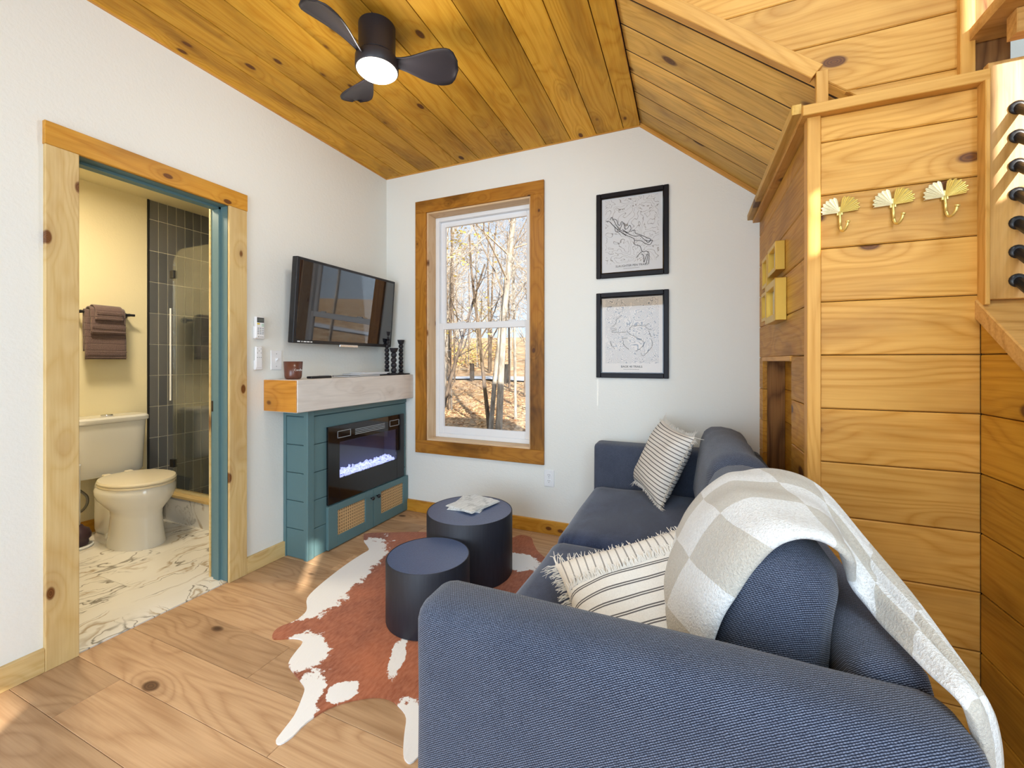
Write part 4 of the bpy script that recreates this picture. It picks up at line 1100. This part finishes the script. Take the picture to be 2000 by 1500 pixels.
# ------------------------------------------------------------------ ginkgo leaf hooks
def ginkgo(label, x, z, rot):
    PM = frame((x, YH, z), (1, 0, 0), (0, 0, 1)) @ Matrix.Rotation(R(rot), 4, 'Z')
    t_ = thing('ginkgo_hook', label, 'wall hook', M=PM, group='brass ginkgo hooks')
    for sgn, nm in ((-1, 'leaf_lobe'), (1, 'leaf_lobe')):
        v = [(0, 0, .008)]; f = []; nf = 13
        for i in range(nf * 2 + 1):
            a = R(83 - 84 * i / (nf * 2))
            rr = .047 + .006 * math.sin(i / (nf * 2) * math.pi) + (.0024 if (i // 2) % 2 else -.0016)
            if i == 0: rr *= .84
            zz_ = .010 + (.0022 if i % 2 else 0) + .004 * math.sin(i / (nf * 2) * math.pi)
            v.append((sgn * rr * math.cos(a), rr * math.sin(a), zz_))
        n = len(v) - 1
        for i in range(1, n): f.append((0, i + 1, i) if sgn > 0 else (0, i, i + 1))
        o = mk(nm, v, f, M['brass_pale'] if sgn < 0 else M['brass'], t_, PM)
        md = o.modifiers.new('solid', 'SOLIDIFY'); md.thickness = .0025; md.offset = -1
    MB().tube([(0, .004, .007), (0, -.05, .006)], .0042, 8).build('stem', M['brass'], t_, PM, True)
    MB().tube(catmull([(0, -.044, .007), (.001, -.058, .012), (.004, -.062, .024), (.009, -.052, .034), (.011, -.040, .037)], 5), [.0042] * 20 + [.0046], 8).tube([(.011, -.041, .037), (.012, -.036, .039)], [.006, .0055], 10).build('hook', M['brass'], t_, PM, True)
    MB().box((-.008, -.008, 0), (.008, .02, .008), .001).build('mount', M['brass'], t_, PM)
ginkgo('brass ginkgo leaf hook nearest the corner post', .449, 1.676, 2)
ginkgo('middle brass ginkgo leaf hook of the three', .583, 1.682, 3)
ginkgo('brass ginkgo leaf hook nearest the stair', .704, 1.688, 4)
# ------------------------------------------------------------------ ceiling fan
FC = Vector((-1.29, 1.49, ZC))
fn = thing('ceiling_fan', 'black three blade ceiling fan with round light under the pine ceiling', 'ceiling fan', FC)
MB().lathe([(.078, 0), (.080, -.01), (.080, -.15), (.074, -.156), (.0, -.156)][::-1], 40).build('motor_housing', M['fanblack'], fn, None, True)
autosmooth(fn.children[0], 40)
o = MB().lathe([(0, -.16), (.088, -.16), (.094, -.166), (.094, -.21), (.09, -.215)][::-1], 40).build('light_ring', M['fanblack'], fn); autosmooth(o, 40)
MB().lathe([(.0, -.232), (.05, -.230), (.078, -.224), (.089, -.214), (.09, -.21)], 40).build('light_diffuser', M['led'], fn, None, True)
light('fan_lamp', 'POINT', FC + Vector((0, 0, -.30)), 11, (1.0, .96, .90), shadow_soft_size=.09)
def blade(ang):
    ns, nw = 18, 8; v = []; f = []
    for i in range(ns + 1):
        s_ = i / ns; r = .075 + .285 * s_
        e_ = min(1, s_ / .78); w_ = .034 + .100 * e_ * e_ * (3 - 2 * e_)
        if s_ > .80: w_ *= max(.06, 1 - ((s_ - .80) / .20) ** 2.6) ** .5
        sweep = .055 * math.sin(s_ * 2.4) - .02
        pitch = R(34 - 18 * s_)
        for j_ in range(nw + 1):
            t_ = j_ / nw - .5
            c_ = t_ * w_ * 1.25
            cam_ = .012 * (1 - (2 * t_) ** 2)
            v.append((r, c_ * math.cos(pitch) + sweep * .6, -.183 - c_ * math.sin(pitch) + cam_ + .012 * s_))
    for i in range(ns):
        for j_ in range(nw): f.append((i * (nw + 1) + j_, (i + 1) * (nw + 1) + j_, (i + 1) * (nw + 1) + j_ + 1, i * (nw + 1) + j_ + 1))
    o = mk('blade', v, f, M['fanblack'], fn, Matrix.Translation(FC) @ Matrix.Rotation(R(ang), 4, 'Z'), True)
    md = o.modifiers.new('solid', 'SOLIDIFY'); md.thickness = .006; md.offset = 0
for a in (-97, 26, 146): blade(a)

# ------------------------------------------------------------------ cowhide rug
rug = [(-2.06, 2.245), (-1.985, 2.165), (-1.925, 2.125), (-1.862, 2.075), (-1.858, 2.02), (-1.852, 1.90), (-1.835, 1.776), (-1.805, 1.63), (-1.768, 1.53), (-1.70, 1.47), (-1.672, 1.432), (-1.666, 1.372), (-1.690, 1.315), (-1.678, 1.275), (-1.640, 1.25),
       (-1.575, 1.283), (-1.525, 1.292), (-1.500, 1.270), (-1.487, 1.235), (-1.455, 1.171), (-1.395, 1.145), (-1.342, 1.127), (-1.290, 1.105), (-1.255, 1.06), (-1.223, 1.007), (-1.205, .945), (-1.195, .917), (-1.172, .915), (-1.160, .95), (-1.162, 1.005), (-1.140, 1.075), (-1.095, 1.127), (-1.03, 1.172),
       (-.97, 1.186), (-.915, 1.172), (-.872, 1.148), (-.835, 1.09), (-.80, 1.04), (-.775, 1.022), (-.755, 1.03), (-.74, 1.10), (-.70, 1.18), (-.60, 1.22), (-.50, 1.20), (-.42, 1.22), (-.40, 1.32), (-.44, 1.42), (-.42, 1.60), (-.40, 1.80), (-.44, 2.0), (-.40, 2.2), (-.46, 2.30), (-.60, 2.33), (-.75, 2.38), (-.86, 2.46), (-.93, 2.56),
       (-.98, 2.645), (-1.06, 2.655), (-1.10, 2.58), (-1.20, 2.50), (-1.35, 2.46), (-1.52, 2.47), (-1.66, 2.45), (-1.80, 2.395), (-1.92, 2.335), (-2.02, 2.29)]
rp = [(p.x, p.y) for p in catmull([(a, c, 0) for a, c in rug] + [(rug[0][0], rug[0][1], 0)], 3)[:-1]]
rg = thing('cowhide_rug', 'rust and white cowhide rug spread over the oak floor', 'rug', (0, 0, 0))
v, f = prism_vf(rp, .0004, .006)
mk('hide', v, f, M['cowhide'], rg)

# ------------------------------------------------------------------ drum tables
def drum_table(label, x, y, r, h):
    t_ = thing('drum_table', label, 'side table', (x, y, .0064), group=None)
    h -= .0064
    o = MB().lathe([(r - .006, 0), (r - .001, .002), (r, .006), (r, h - .004), (r - .003, h)], 72).build('drum', M['drum'], t_); autosmooth(o, 40)
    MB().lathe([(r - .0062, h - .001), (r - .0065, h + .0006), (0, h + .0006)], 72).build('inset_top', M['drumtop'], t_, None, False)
    # plain lip around the inset
    MB().lathe([(r - .0062, h - .002), (r - .0055, h + .0018), (r - .0030, h + .0018), (r - .0015, h - .002)], 72).build('lip', M['drum'], t_)
drum_table('shorter black drum side table on the cowhide in front', -1.128, 1.655, .194, .287)
drum_table('taller black drum side table carrying the newspaper', -1.150, 2.100, .243, .350)
np_ = thing('newspaper', 'folded newspaper lying underneath on the taller drum table', 'newspaper', (-1.185, 2.175, .352), R(8))
def paper_stack(t_, w_, h_, n, th):
    for k in range(n):
        q = .004 * k
        MB().box((-w_ / 2 + q * .5, -h_ / 2 + q, k * th), (w_ / 2 - q, h_ / 2 - q * .3, k * th + th * .75)).build('sheet', M['newsprint'], t_)
paper_stack(np_, .20, .245, 3, .0022)
n2 = thing('newspaper', 'folded newspaper lying on top, turned across the one below', 'newspaper', (-1.165, 2.168, .3588), R(-14))
paper_stack(n2, .205, .25, 3, .0022)

# ------------------------------------------------------------------ sofa
SX0, SX1, SY0, SY1 = -.54, .372, .722, 2.712
so = thing('sofa', 'navy grey woven fabric two seat sofa with track arms along the wood wall', 'sofa', (-.08, 1.71, 0))
def soft(name, a, b, r, mat, parent=so, step=.05, puff=(0, 0, 0), wob=0.0, wsc=3.0, seed=0, lean=0.0, flat=False, sub=0):
    c = [(p + q) / 2 for p, q in zip(a, b)]; h = [abs(q - p) / 2 for p, q in zip(a, b)]
    v, f = softbox_vf(h, r, step, puff, wob, wsc, seed, flat)
    M_ = Matrix.Translation(c) @ Matrix.Rotation(lean, 4, 'Y')
    return mk(name, v, f, mat, parent, M_, True)
ZF = .0075
soft('arm', (SX0, SY0, .05), (SX1 + .004, SY0 + .148, .692), .045, M['weave'], step=.045, puff=(0, .004, .006), wob=.003, wsc=4, seed=1)
soft('arm', (SX0, SY1 - .148, .05), (SX1 - .002, SY1, .692), .03, M['weave'], step=.06, wob=.002, seed=2)
soft('back_frame', (SX1 - .115, SY0 + .14, .05), (SX1 - .004, SY1 - .14, .70), .04, M['weave'], step=.06, wob=.004, seed=3)
soft('base', (SX0 + .02, SY0 + .14, .05), (SX1 - .09, SY1 - .14, .27), .02, M['weave'], step=.1)
for lx in (SX0 + .07, SX1 - .08):
    for ly in (SY0 + .07, SY1 - .07):
        MB().box((lx - .022, ly - .022, ZF), (lx + .022, ly + .022, .06), .002).build('foot', M['black'], so, I4)
ymid = (SY0 + SY1) / 2
soft('seat_cushion', (SX0 + .005, SY0 + .15, .265), (SX1 - .10, ymid - .003, .445), .055, M['chenille'], step=.045, puff=(.008, 0, .012), wob=.007, wsc=4, seed=4)
soft('seat_cushion', (SX0 + .005, ymid + .003, .265), (SX1 - .10, SY1 - .15, .445), .055, M['chenille'], step=.045, puff=(.008, 0, .012), wob=.007, wsc=4, seed=5)
def back_cushion(y0, y1, seed):
    o = soft('back_cushion', (.045, y0, .425), (.262, y1, .838), .085, M['weave'], step=.035, puff=(.004, .010, .018), wob=.011, wsc=6, seed=seed, lean=R(9))
    pts = []
    c = o.matrix_local
    return o
bc1 = back_cushion(SY0 + .222, ymid - .004, 6)
bc2 = back_cushion(ymid + .004, SY1 - .12, 7)
# piping seams on the back cushions
for bc, y0, y1 in ((bc1, SY0 + .222, ymid - .004), (bc2, ymid + .004, SY1 - .12)):
    hy = (y1 - y0) / 2
    pts = []
    for k in range(25):
        a = k / 24
        pts.append(WM[bc.name] @ Vector((.030 + .01 * math.sin(a * 3), -hy + .012 + .004, -.17 + .31 * a)))
    MB().tube(pts, .0028, 6).build('seam', M['weave'], bc, I4, True)

# ------------------------------------------------------------------ striped cushions
def cushion(name, label, origin, ex, ey, w_, h_, T, mats, fringe_row=None, seed=0, Tb=None, fl=.022):
    """pillow in the plane ex, ey; front bulge along ex x ey"""
    PM = frame(origin, ex, ey)
    t_ = thing(name, label, 'cushion', M=PM, group='striped fringed cushions')
    n = 26; Tb = Tb or T
    def shape(u, v_, side):
        pin = 1 - .10 * (1 - abs(v_) ** 2) * abs(u) ** 3; pin2 = 1 - .10 * (1 - abs(u) ** 2) * abs(v_) ** 3
        x = u * w_ / 2 * pin; y = v_ * h_ / 2 * pin2
        th = (max(0, 1 - u ** 4) * max(0, 1 - v_ ** 4)) ** .55
        z = side * (T if side > 0 else Tb) * .5 * th
        z += .010 * mnoise.noise(Vector((u * 2.2 + seed, v_ * 2.2, side * 3))) * th
        return (x, y, z)
    for side, nm, mat in ((1, 'front', mats[0]), (-1, 'back', mats[1])):
        v = []; uv = []; f = []
        for i in range(n + 1):
            for j_ in range(n + 1):
                u = math.sin((i / n - .5) * math.pi); w2 = math.sin((j_ / n - .5) * math.pi)
                v.append(shape(u, w2, side)); uv.append((u * w_ / 2, w2 * h_ / 2))
        for i in range(n):
            for j_ in range(n):
                q = (i * (n + 1) + j_, (i + 1) * (n + 1) + j_, (i + 1) * (n + 1) + j_ + 1, i * (n + 1) + j_ + 1)
                f.append(q if side > 0 else q[::-1])
        mk(nm, v, f, mat, t_, PM, True, uv=uv)
    rr = random.Random(seed + 11); fb = MB()
    def strand(p, d, L_):
        p = Vector(p); d = Vector(d).normalized()
        j1 = Vector((rr.uniform(-.4, .4), rr.uniform(-.4, .4), rr.uniform(-.5, .5)))
        j2 = Vector((rr.uniform(-.6, .6), rr.uniform(-.6, .6), rr.uniform(-.9, .4)))
        p1 = p + (d + j1 * .6).normalized() * L_ * .5; p2 = p1 + (d + j2).normalized() * L_ * .5
        fb.tube([p - d * .004, p1, p2], [.0016, .0013, .0008], 3, False)
    ns = 74
    for e in range(4):
        for k in range(ns):
            s_ = -1 + 2 * (k + rr.random()) / ns
            u, v_ = ((s_, 1), (s_, -1), (1, s_), (-1, s_))[e]
            d = ((0, 1, 0), (0, -1, 0), (1, 0, 0), (-1, 0, 0))[e]
            L_ = fl * (1 + 1.1 * max(0, abs(s_) - .85) / .15) * rr.uniform(.7, 1.2)
            for _ in range(2): strand(shape(u, v_, 1), d, L_)
    tag(fb.build('fringe', M['fringe'], t_, PM), kind='stuff')
    if fringe_row is not None:
        fr_ = MB(); fb = fr_
        for k in range(150):
            s_ = -.97 + 1.94 * (k + rr.random()) / 150
            p = Vector(shape(s_, fringe_row + .03 * math.sin(s_ * 5), 1)) + Vector((0, 0, .002))
            strand(p, (rr.uniform(-.3, .3), .8, .5), .022 * rr.uniform(.7, 1.2))
        tag(fr_.build('fringe_seam', M['fringe'], t_, PM), kind='stuff')
    return t_
# far one leaning in the corner
e1 = Vector((.225, -.34, .0)); e2 = Vector((.205, 0, .35))
c = Vector((-.135, 2.42, .655))
cushion('throw_pillow', 'cream fringed cushion with narrow dark stripes leaning in the far sofa corner', c, e1, e2, .40, .40, .13, (M['stripe_fine'], M['stripe_fine']), seed=3)
# near one, half hidden behind the front arm
A_ = Vector((-.375, 1.235, .555)); B_ = Vector((.045, 1.405, .685))
e1 = (B_ - A_).normalized(); dn = Vector((.06, -.30, -.165)).normalized()
e2 = -(dn - e1 * dn.dot(e1)).normalized()
cc = (A_ + B_) / 2 - e2 * .19
cushion('throw_pillow', 'cream fringed cushion with paired stripes behind the near sofa arm', cc, e1, e2, .47, .42, .15, (M['stripe_two'], M['stripe_back']), fringe_row=.42, seed=8, fl=.03)

# ------------------------------------------------------------------ throw blanket
tn = [(.02, .95, .50), (.06, .95, .655), (.092, .95, .725), (.128, .95, .792), (.172, .95, .845), (.23, .95, .862), (.278, .955, .828), (.300, 1.02, .755), (.325, .99, .715), (.338, .905, .712), (.345, .845, .713), (.356, .79, .712), (.370, .787, .665), (.376, .79, .60)]
tf = [(-.10, 1.40, .475), (-.05, 1.41, .57), (.000, 1.42, .668), (.030, 1.42, .735), (.085, 1.42, .81), (.15, 1.40, .868), (.23, 1.36, .892), (.30, 1.28, .880), (.355, 1.16, .805), (.378, 1.03, .765), (.385, .93, .738), (.390, .825, .705), (.400, .815, .66), (.406, .82, .60)]
ns_, nw_ = 6, 24
cn = catmull(tn, ns_); cf = catmull(tf, ns_)
v = []; uv = []; f = []
rows = len(cn); acc = 0
for i in range(rows):
    if i: acc += ((cn[i] - cn[i - 1]).length + (cf[i] - cf[i - 1]).length) / 2
    for k in range(nw_ + 1):
        t_ = k / nw_
        p = cn[i].lerp(cf[i], t_)
        bulge = math.sin(t_ * math.pi) ** .45
        s_ = i / (rows - 1)
        up = Vector((-4.5, 0, 1.6)) if s_ < .38 else Vector((.35, 0, 1.2))
        p = p + up * (.012 * bulge) + Vector((0, 0, .004)) * math.sin(t_ * 16 + s_ * 5) * bulge
        v.append(p); uv.append((acc / .135 + .35, t_ * .46 / .15))
for i in range(rows - 1):
    for k in range(nw_): f.append((i * (nw_ + 1) + k, (i + 1) * (nw_ + 1) + k, (i + 1) * (nw_ + 1) + k + 1, i * (nw_ + 1) + k + 1))
tw = thing('throw_blanket', 'cream and beige checked sherpa throw draped over the sofa back', 'blanket', (.2, 1.2, .86))
o = mk('fleece', v, f, M['sherpa'], tw, I4, True, uv=uv)
md = o.modifiers.new('solid', 'SOLIDIFY'); md.thickness = .016; md.offset = 0
md = o.modifiers.new('sub', 'SUBSURF'); md.levels = 1; md.render_levels = 1

# ------------------------------------------------------------------ stair: raking cap, end post, pipes, tread
dr = Vector((0, -1, -SLP)).normalized()
oy = frame((XW - .012, YH + .01, ZT0 + .058), dr, (1, 0, 0))
MB().mbox(oy, (0, 0, -.045), (1.66, .155, 0), .003).build('cap_board', M['tread'], sw, I4)
nb = thing('stair_end_board', 'tall sawn pine end board with railing pipes, sunlit at the stair head', 'post', (XW + .1, 1.63, ZT0 + .06))
slab('plank', nb, (XW + .004, 1.622, 1.375), (XW + .20, 1.646, 2.05), 'tread', 'z', '-y')
rl = thing('stair_railing', 'black pipe railing running down beside the stair', 'railing', (XW + .08, 1.62, 1.4))
for k in range(7):
    z = 1.425 + .0805 * k
    p0 = Vector((.848, 1.622, z)); p1 = p0 + dr * 1.55
    MB().tube([p0, p1], .0115, 14).build('pipe', M['black'], rl, I4, True)
    MB().lathe([(.019, 0), (.019, .004), (.012, .007)], 16, Matrix.Translation(p0) @ Matrix.Rotation(R(90), 4, 'X')).build('flange', M['black'], rl, I4, True)
pb = frame(Vector((.845, 1.622, 1.36)) + dr * 1.5, (0, -1, 0), (0, 0, 1))
MB().box((.815, 1.622 - 1.28, .16), (.88, 1.622 - 1.19, 1.10), .003).build('lower_post', M['tread'], rl, I4)
st = thing('stair_tread', 'pine stair tread above the railing end board', 'stair tread', (.95, 1.62, 2.19))
slab('board', st, (.772, 1.42, 2.152), (1.30, 1.69, 2.188), 'tread', 'x', '-y')
sb_ = thing('stair_stringer', 'pine bracket beam under the stair tread with a bolt', 'stair beam', (1.0, 1.58, 2.07))
slab('beam', sb_, (.815, 1.56, 2.085), (1.30, 1.60, 2.151), 'tread', 'x', '-y')
MB().lathe([(0, .008), (.008, .008), (.009, 0)], 12, Matrix.Translation((.84, 1.56, 2.115)) @ Matrix.Rotation(R(90), 4, 'X')).build('bolt', M['black'], sb_, I4)
sp_ = thing('stair_post', 'brown timber post behind the stair tread', 'post', (.85, 1.72, 2.0))
slab('timber', sp_, (.792, 1.70, 2.036), (.875, 1.76, 4.0), 'rough', 'z', '-y')
# the flight itself behind the panelled wall
fg = thing('stair_flight', 'pine stair flight climbing behind the panelled wall', 'stairs', (1.3, .8, 0))
nst = 7
for k in range(nst):
    zt = .19 * (k + 1); yt = -.05 + .245 * k
    slab('step', fg, (XW + .10, yt, zt - .035), (XO - .005, yt + .28, zt), 'tread', 'x', '-y')
    slab('riser', fg, (XW + .10, yt + .25, zt), (XO - .005, yt + .27, zt + .155), 'panel_dark', 'x', '-y')

# ------------------------------------------------------------------ outside
def gz(x, y):
    pts = [(-30, -2.2), (0, -1.5), (4, -1.1), (9, -.62), (14, -.5), (20, -.3), (24, -.16), (29, -.10), (34, .5), (42, 1.4), (60, 3.2), (95, 7)]
    for (a, za), (b_, zb) in zip(pts[:-1], pts[1:]):
        if a <= y <= b_:
            z = za + (zb - za) * (y - a) / (b_ - a); break
    else: z = pts[0][1] if y < 0 else pts[-1][1]
    return z + .22 * mnoise.noise(Vector((x * .12, y * .12, 0)))
v = []; f = []; nx_, ny_ = 60, 64
for i in range(nx_ + 1):
    for k in range(ny_ + 1):
        X = -85 + 150 * i / nx_; Y = -30 + 125 * k / ny_
        inside = (-6 < X < 4 and -4 < Y < 3.6)
        v.append((X, Y, gz(X, Y) - (.4 if inside else 0)))
for i in range(nx_):
    for k in range(ny_): f.append((i * (ny_ + 1) + k, (i + 1) * (ny_ + 1) + k, (i + 1) * (ny_ + 1) + k + 1, i * (ny_ + 1) + k + 1))
o = mk('ground', v, f, M['litter'], None, I4, True); o['kind'] = 'structure'
v = []; f = []
for i in range(41):
    X = -60 + 90 * i / 40; yc = 26.3 + .03 * (X + 11) + .4 * math.sin(X * .2)
    for d_ in (-1.7, 0, 1.7): v.append((X, yc + d_, gz(X, yc + d_) + .10))
for i in range(40):
    for k in range(2): f.append((i * 3 + k, i * 3 + 3 + k, i * 3 + 4 + k, i * 3 + 1 + k))
o = mk('path', v, f, M['asphalt'], None, I4, True); o['kind'] = 'structure'
rr = random.Random(21)
lf = MB()
for i in range(9000):
    if i < 6000:
        y = 6.5 + 17 * rr.random() ** 1.2; x = -y * rr.uniform(.28, .72)
    else:
        y = 5 + 18 * rr.random(); x = rr.uniform(-14, 16)
    s_ = rr.uniform(.03, .075); z = gz(x, y) + .03
    q = Matrix.Translation((x, y, z)) @ Matrix.Rotation(rr.random() * 6.3, 4, 'Z') @ Matrix.Rotation(rr.uniform(-.7, .7), 4, 'X')
    lf.add([q @ Vector(p) for p in ((-s_, 0, 0), (0, -s_ * .6, .01), (s_, 0, .02), (0, s_ * .6, .01))], [(0, 1, 2, 3)])
o = lf.build('leaf_litter', M['leaf']); tag(o, 'brown fallen leaves scattered over the slope outside', 'leaves', kind='stuff')

def tree_mesh(h, r0, seed, fork=.45, lean=(0, 0), dens=1.0, levels=3, straight=.5):
    rg_ = random.Random(seed); tr_ = MB(); br_ = MB()
    def limb(p, d, L, r, lev):
        n = 6 if lev == 0 else 4; pts = [p.copy()]; rad = [r]; dd = d.copy()
        for k in range(n):
            w_ = .022 + .11 * lev
            dd = (dd + Vector((rg_.gauss(0, w_), rg_.gauss(0, w_), rg_.gauss(0, w_) + (.06 if lev else .02)))).normalized()
            pts.append(pts[-1] + dd * L / n); rad.append(r * (1 - .82 * (k + 1) / n) if lev else r * (1 - .62 * (k + 1) / n))
        (tr_ if lev == 0 else br_).tube(pts, rad, 7 if lev == 0 else (4 if lev == 1 else 3), False)
        if lev >= levels: return
        m = int(({0: 13, 1: 6, 2: 4}.get(lev, 3)) * dens)
        for k in range(m):
            t_ = rg_.uniform(fork if lev == 0 else .2, .98); i = min(int(t_ * n), n - 1); q = pts[i].lerp(pts[i + 1], t_ * n - i)
            a = rg_.uniform(0, 6.28); el = rg_.uniform(.25, 1.05)
            base_d = (pts[i + 1] - pts[i]).normalized(); o_ = base_d.orthogonal().normalized(); o2 = base_d.cross(o_)
            nd = (base_d * math.sin(el) + (o_ * math.cos(a) + o2 * math.sin(a)) * math.cos(el)).normalized()
            limb(q, nd, L * rg_.uniform(.22, .5) * (1 if lev else (1.25 - t_ * .6)), max(.006, rad[i] * rg_.uniform(.25, .5)), lev + 1)
    limb(Vector((0, 0, 0)), Vector((lean[0], lean[1], 1)).normalized(), h, r0, 0)
    return tr_, br_
def plant_tree(name, label, x, y, h, r0, seed, mat='bark', group=None, foliage=0, bmat='twig', **kw):
    z = gz(x, y) - .08
    t_ = thing(name, label, 'tree', (x, y, z), group=group)
    a, c = tree_mesh(h, r0, seed, **kw)
    a.build('trunk', M[mat], t_, None, True); c.build('branches', M[bmat], t_, None, False)
    if foliage:
        rl_ = random.Random(seed + 90); fm = MB(); bv = c.v
        for i in range(foliage):
            p = Vector(bv[rl_.randrange(len(bv))]) + Vector((rl_.gauss(0, .12), rl_.gauss(0, .12), rl_.gauss(0, .12))); s_ = rl_.uniform(.04, .09)
            q = Matrix.Translation(p) @ Matrix.Rotation(rl_.random() * 6.3, 4, 'Z') @ Matrix.Rotation(rl_.uniform(-1.2, 1.2), 4, 'X')
            fm.add([q @ Vector(w_) for w_ in ((-s_, 0, 0), (0, -s_ * .6, 0), (s_, 0, 0), (0, s_ * .6, 0))], [(0, 1, 2, 3)])
        tag(fm.build('foliage', M['leaf_yellow'], t_), kind='stuff')
    return t_
def at(u, y):
    k = u - 1000; dx = -.3896 * 813 + .9210 * k; dy = .9210 * 813 + .3896 * k
    return y * dx / dy
plant_tree('forked_tree', 'pale grey forked tree in the middle of the window view', -4.20, 9.1, 9.5, .088, 3, fork=.40, lean=(.03, 0), dens=1.2)
plant_tree('slender_tree', 'slender pale tree standing close left of the forked tree', -4.38, 9.0, 8.5, .062, 8, fork=.4, lean=(.05, .02), dens=1.0)
plant_tree('dark_tree', 'thin dark barked tree leaning left of the pale trunks', -4.52, 9.3, 5.2, .058, 12, mat='bark_dark', bmat='bark_dark', fork=.3, lean=(-.10, 0), dens=.8)
plant_tree('right_tree', 'thin grey tree at the right edge of the window view', -4.62, 11.2, 7.0, .05, 17, fork=.35, lean=(.03, 0), dens=1.0)
plant_tree('low_branching_tree', 'dark low branching tree reaching in from the left of the window', -6.25, 9.6, 4.6, .06, 31, mat='bark_dark', bmat='bark_dark', fork=.15, lean=(.28, 0), dens=.9)
plant_tree('yellow_tree', 'bare tree with a few yellow green leaves at the left of the window', -7.9, 13.0, 7.0, .07, 40, fork=.25, dens=1.1, foliage=420)
k = 0
rt = random.Random(77)
spots = []
for i in range(38):
    y = rt.uniform(12, 23) if i % 5 < 2 else rt.uniform(30, 55)
    x = -y * rt.uniform(.30, .70)
    spots.append((x, y))
for i in range(14):
    y = rt.uniform(10, 40); spots.append((rt.uniform(4, 34) if i % 2 else rt.uniform(-4, 12), y))
protos = []
for s_ in range(6):
    a, c = tree_mesh(9.5, .075, 200 + s_, fork=.22, dens=1.05, levels=3)
    ma = a.build('trunk', M['bark'] if s_ % 2 else M['bark_dark']).data; o1 = [o for o in COL.objects if o.data == ma][0]
    mb_ = c.build('branches', M['twig']).data; o2 = [o for o in COL.objects if o.data == mb_][0]
    bpy.data.objects.remove(o1); bpy.data.objects.remove(o2); protos.append((ma, mb_))
for i, (x, y) in enumerate(spots):
    if abs(y - (26.3)) < 2.6: y += 6
    sc_ = rt.uniform(.7, 1.15) * (1.0 if y < 25 else 1.3)
    Mx = Matrix.Translation((x, y, gz(x, y) - .1)) @ Matrix.Rotation(rt.random() * 6.3, 4, 'Z') @ Matrix.Diagonal((sc_, sc_, sc_, 1))
    lab, grp = (('bare tree standing on the open slope far right of the window view', 'bare trees on the far right') if x > -3 else ('thin bare tree on the leafy slope before the pale path', 'bare trees before the path') if y < 26 else ('tall bare tree on the bank beyond the pale path', 'bare trees beyond the path'))
    t_ = thing('woodland_tree', lab, 'tree', M=Mx, group=grp)
    ma, mb_ = protos[i % 6]
    link(bpy.data.objects.new('trunk', ma), t_, Mx); link(bpy.data.objects.new('branches', mb_), t_, Mx)
rb = random.Random(5)
for i in range(16):
    y = rb.uniform(29.5, 46); x = -y * rb.uniform(.30, .68)
    t_ = thing('undergrowth_bush', ('yellow leafed' if i % 2 else 'tan leafed') + ' bush on the bank beyond the path', 'bush', (x, y, gz(x, y) - .1), group=('yellow' if i % 2 else 'tan') + ' bushes beyond the path')
    fm = MB(); stx = MB()
    for k in range(9):
        a = rb.random() * 6.3; d_ = Vector((math.cos(a) * .7, math.sin(a) * .7, 1.6 + rb.random() * 1.6))
        stx.tube([(0, 0, 0), d_ * .5 + Vector((0, 0, .1)), d_], [.03, .02, .006], 3, False)
    for k in range(260):
        a = rb.random() * 6.3; r_ = 1.2 * rb.random() ** .6; p = Vector((math.cos(a) * r_, math.sin(a) * r_, .2 + 2.4 * rb.random() * (1 - .3 * r_))); s_ = rb.uniform(.06, .14)
        q = Matrix.Translation(p) @ Matrix.Rotation(rb.random() * 6.3, 4, 'Z') @ Matrix.Rotation(rb.uniform(-1.3, 1.3), 4, 'X')
        fm.add([q @ Vector(w_) for w_ in ((-s_, 0, 0), (0, -s_ * .6, 0), (s_, 0, 0), (0, s_ * .6, 0))], [(0, 1, 2, 3)])
    stx.build('stems', M['twig'], t_); tag(fm.build('foliage', M['leaf_yellow'] if i % 2 else M['leaf'], t_), kind='stuff')
for u in (922, 988, 870, 1050):
    X = at(u, 23.6)
    b_ = thing('path_post', 'short dark timber post along the pale path outside', 'post', (X, 23.6, gz(X, 23.6) - .05), group='posts along the path')
    MB().box((-.11, -.11, 0), (.11, .11, 1.15), .01).build('post', M['bollard'], b_); MB().box((-.13, -.13, 1.15), (.13, .13, 1.20), .01).build('post_cap', M['bollard'], b_)
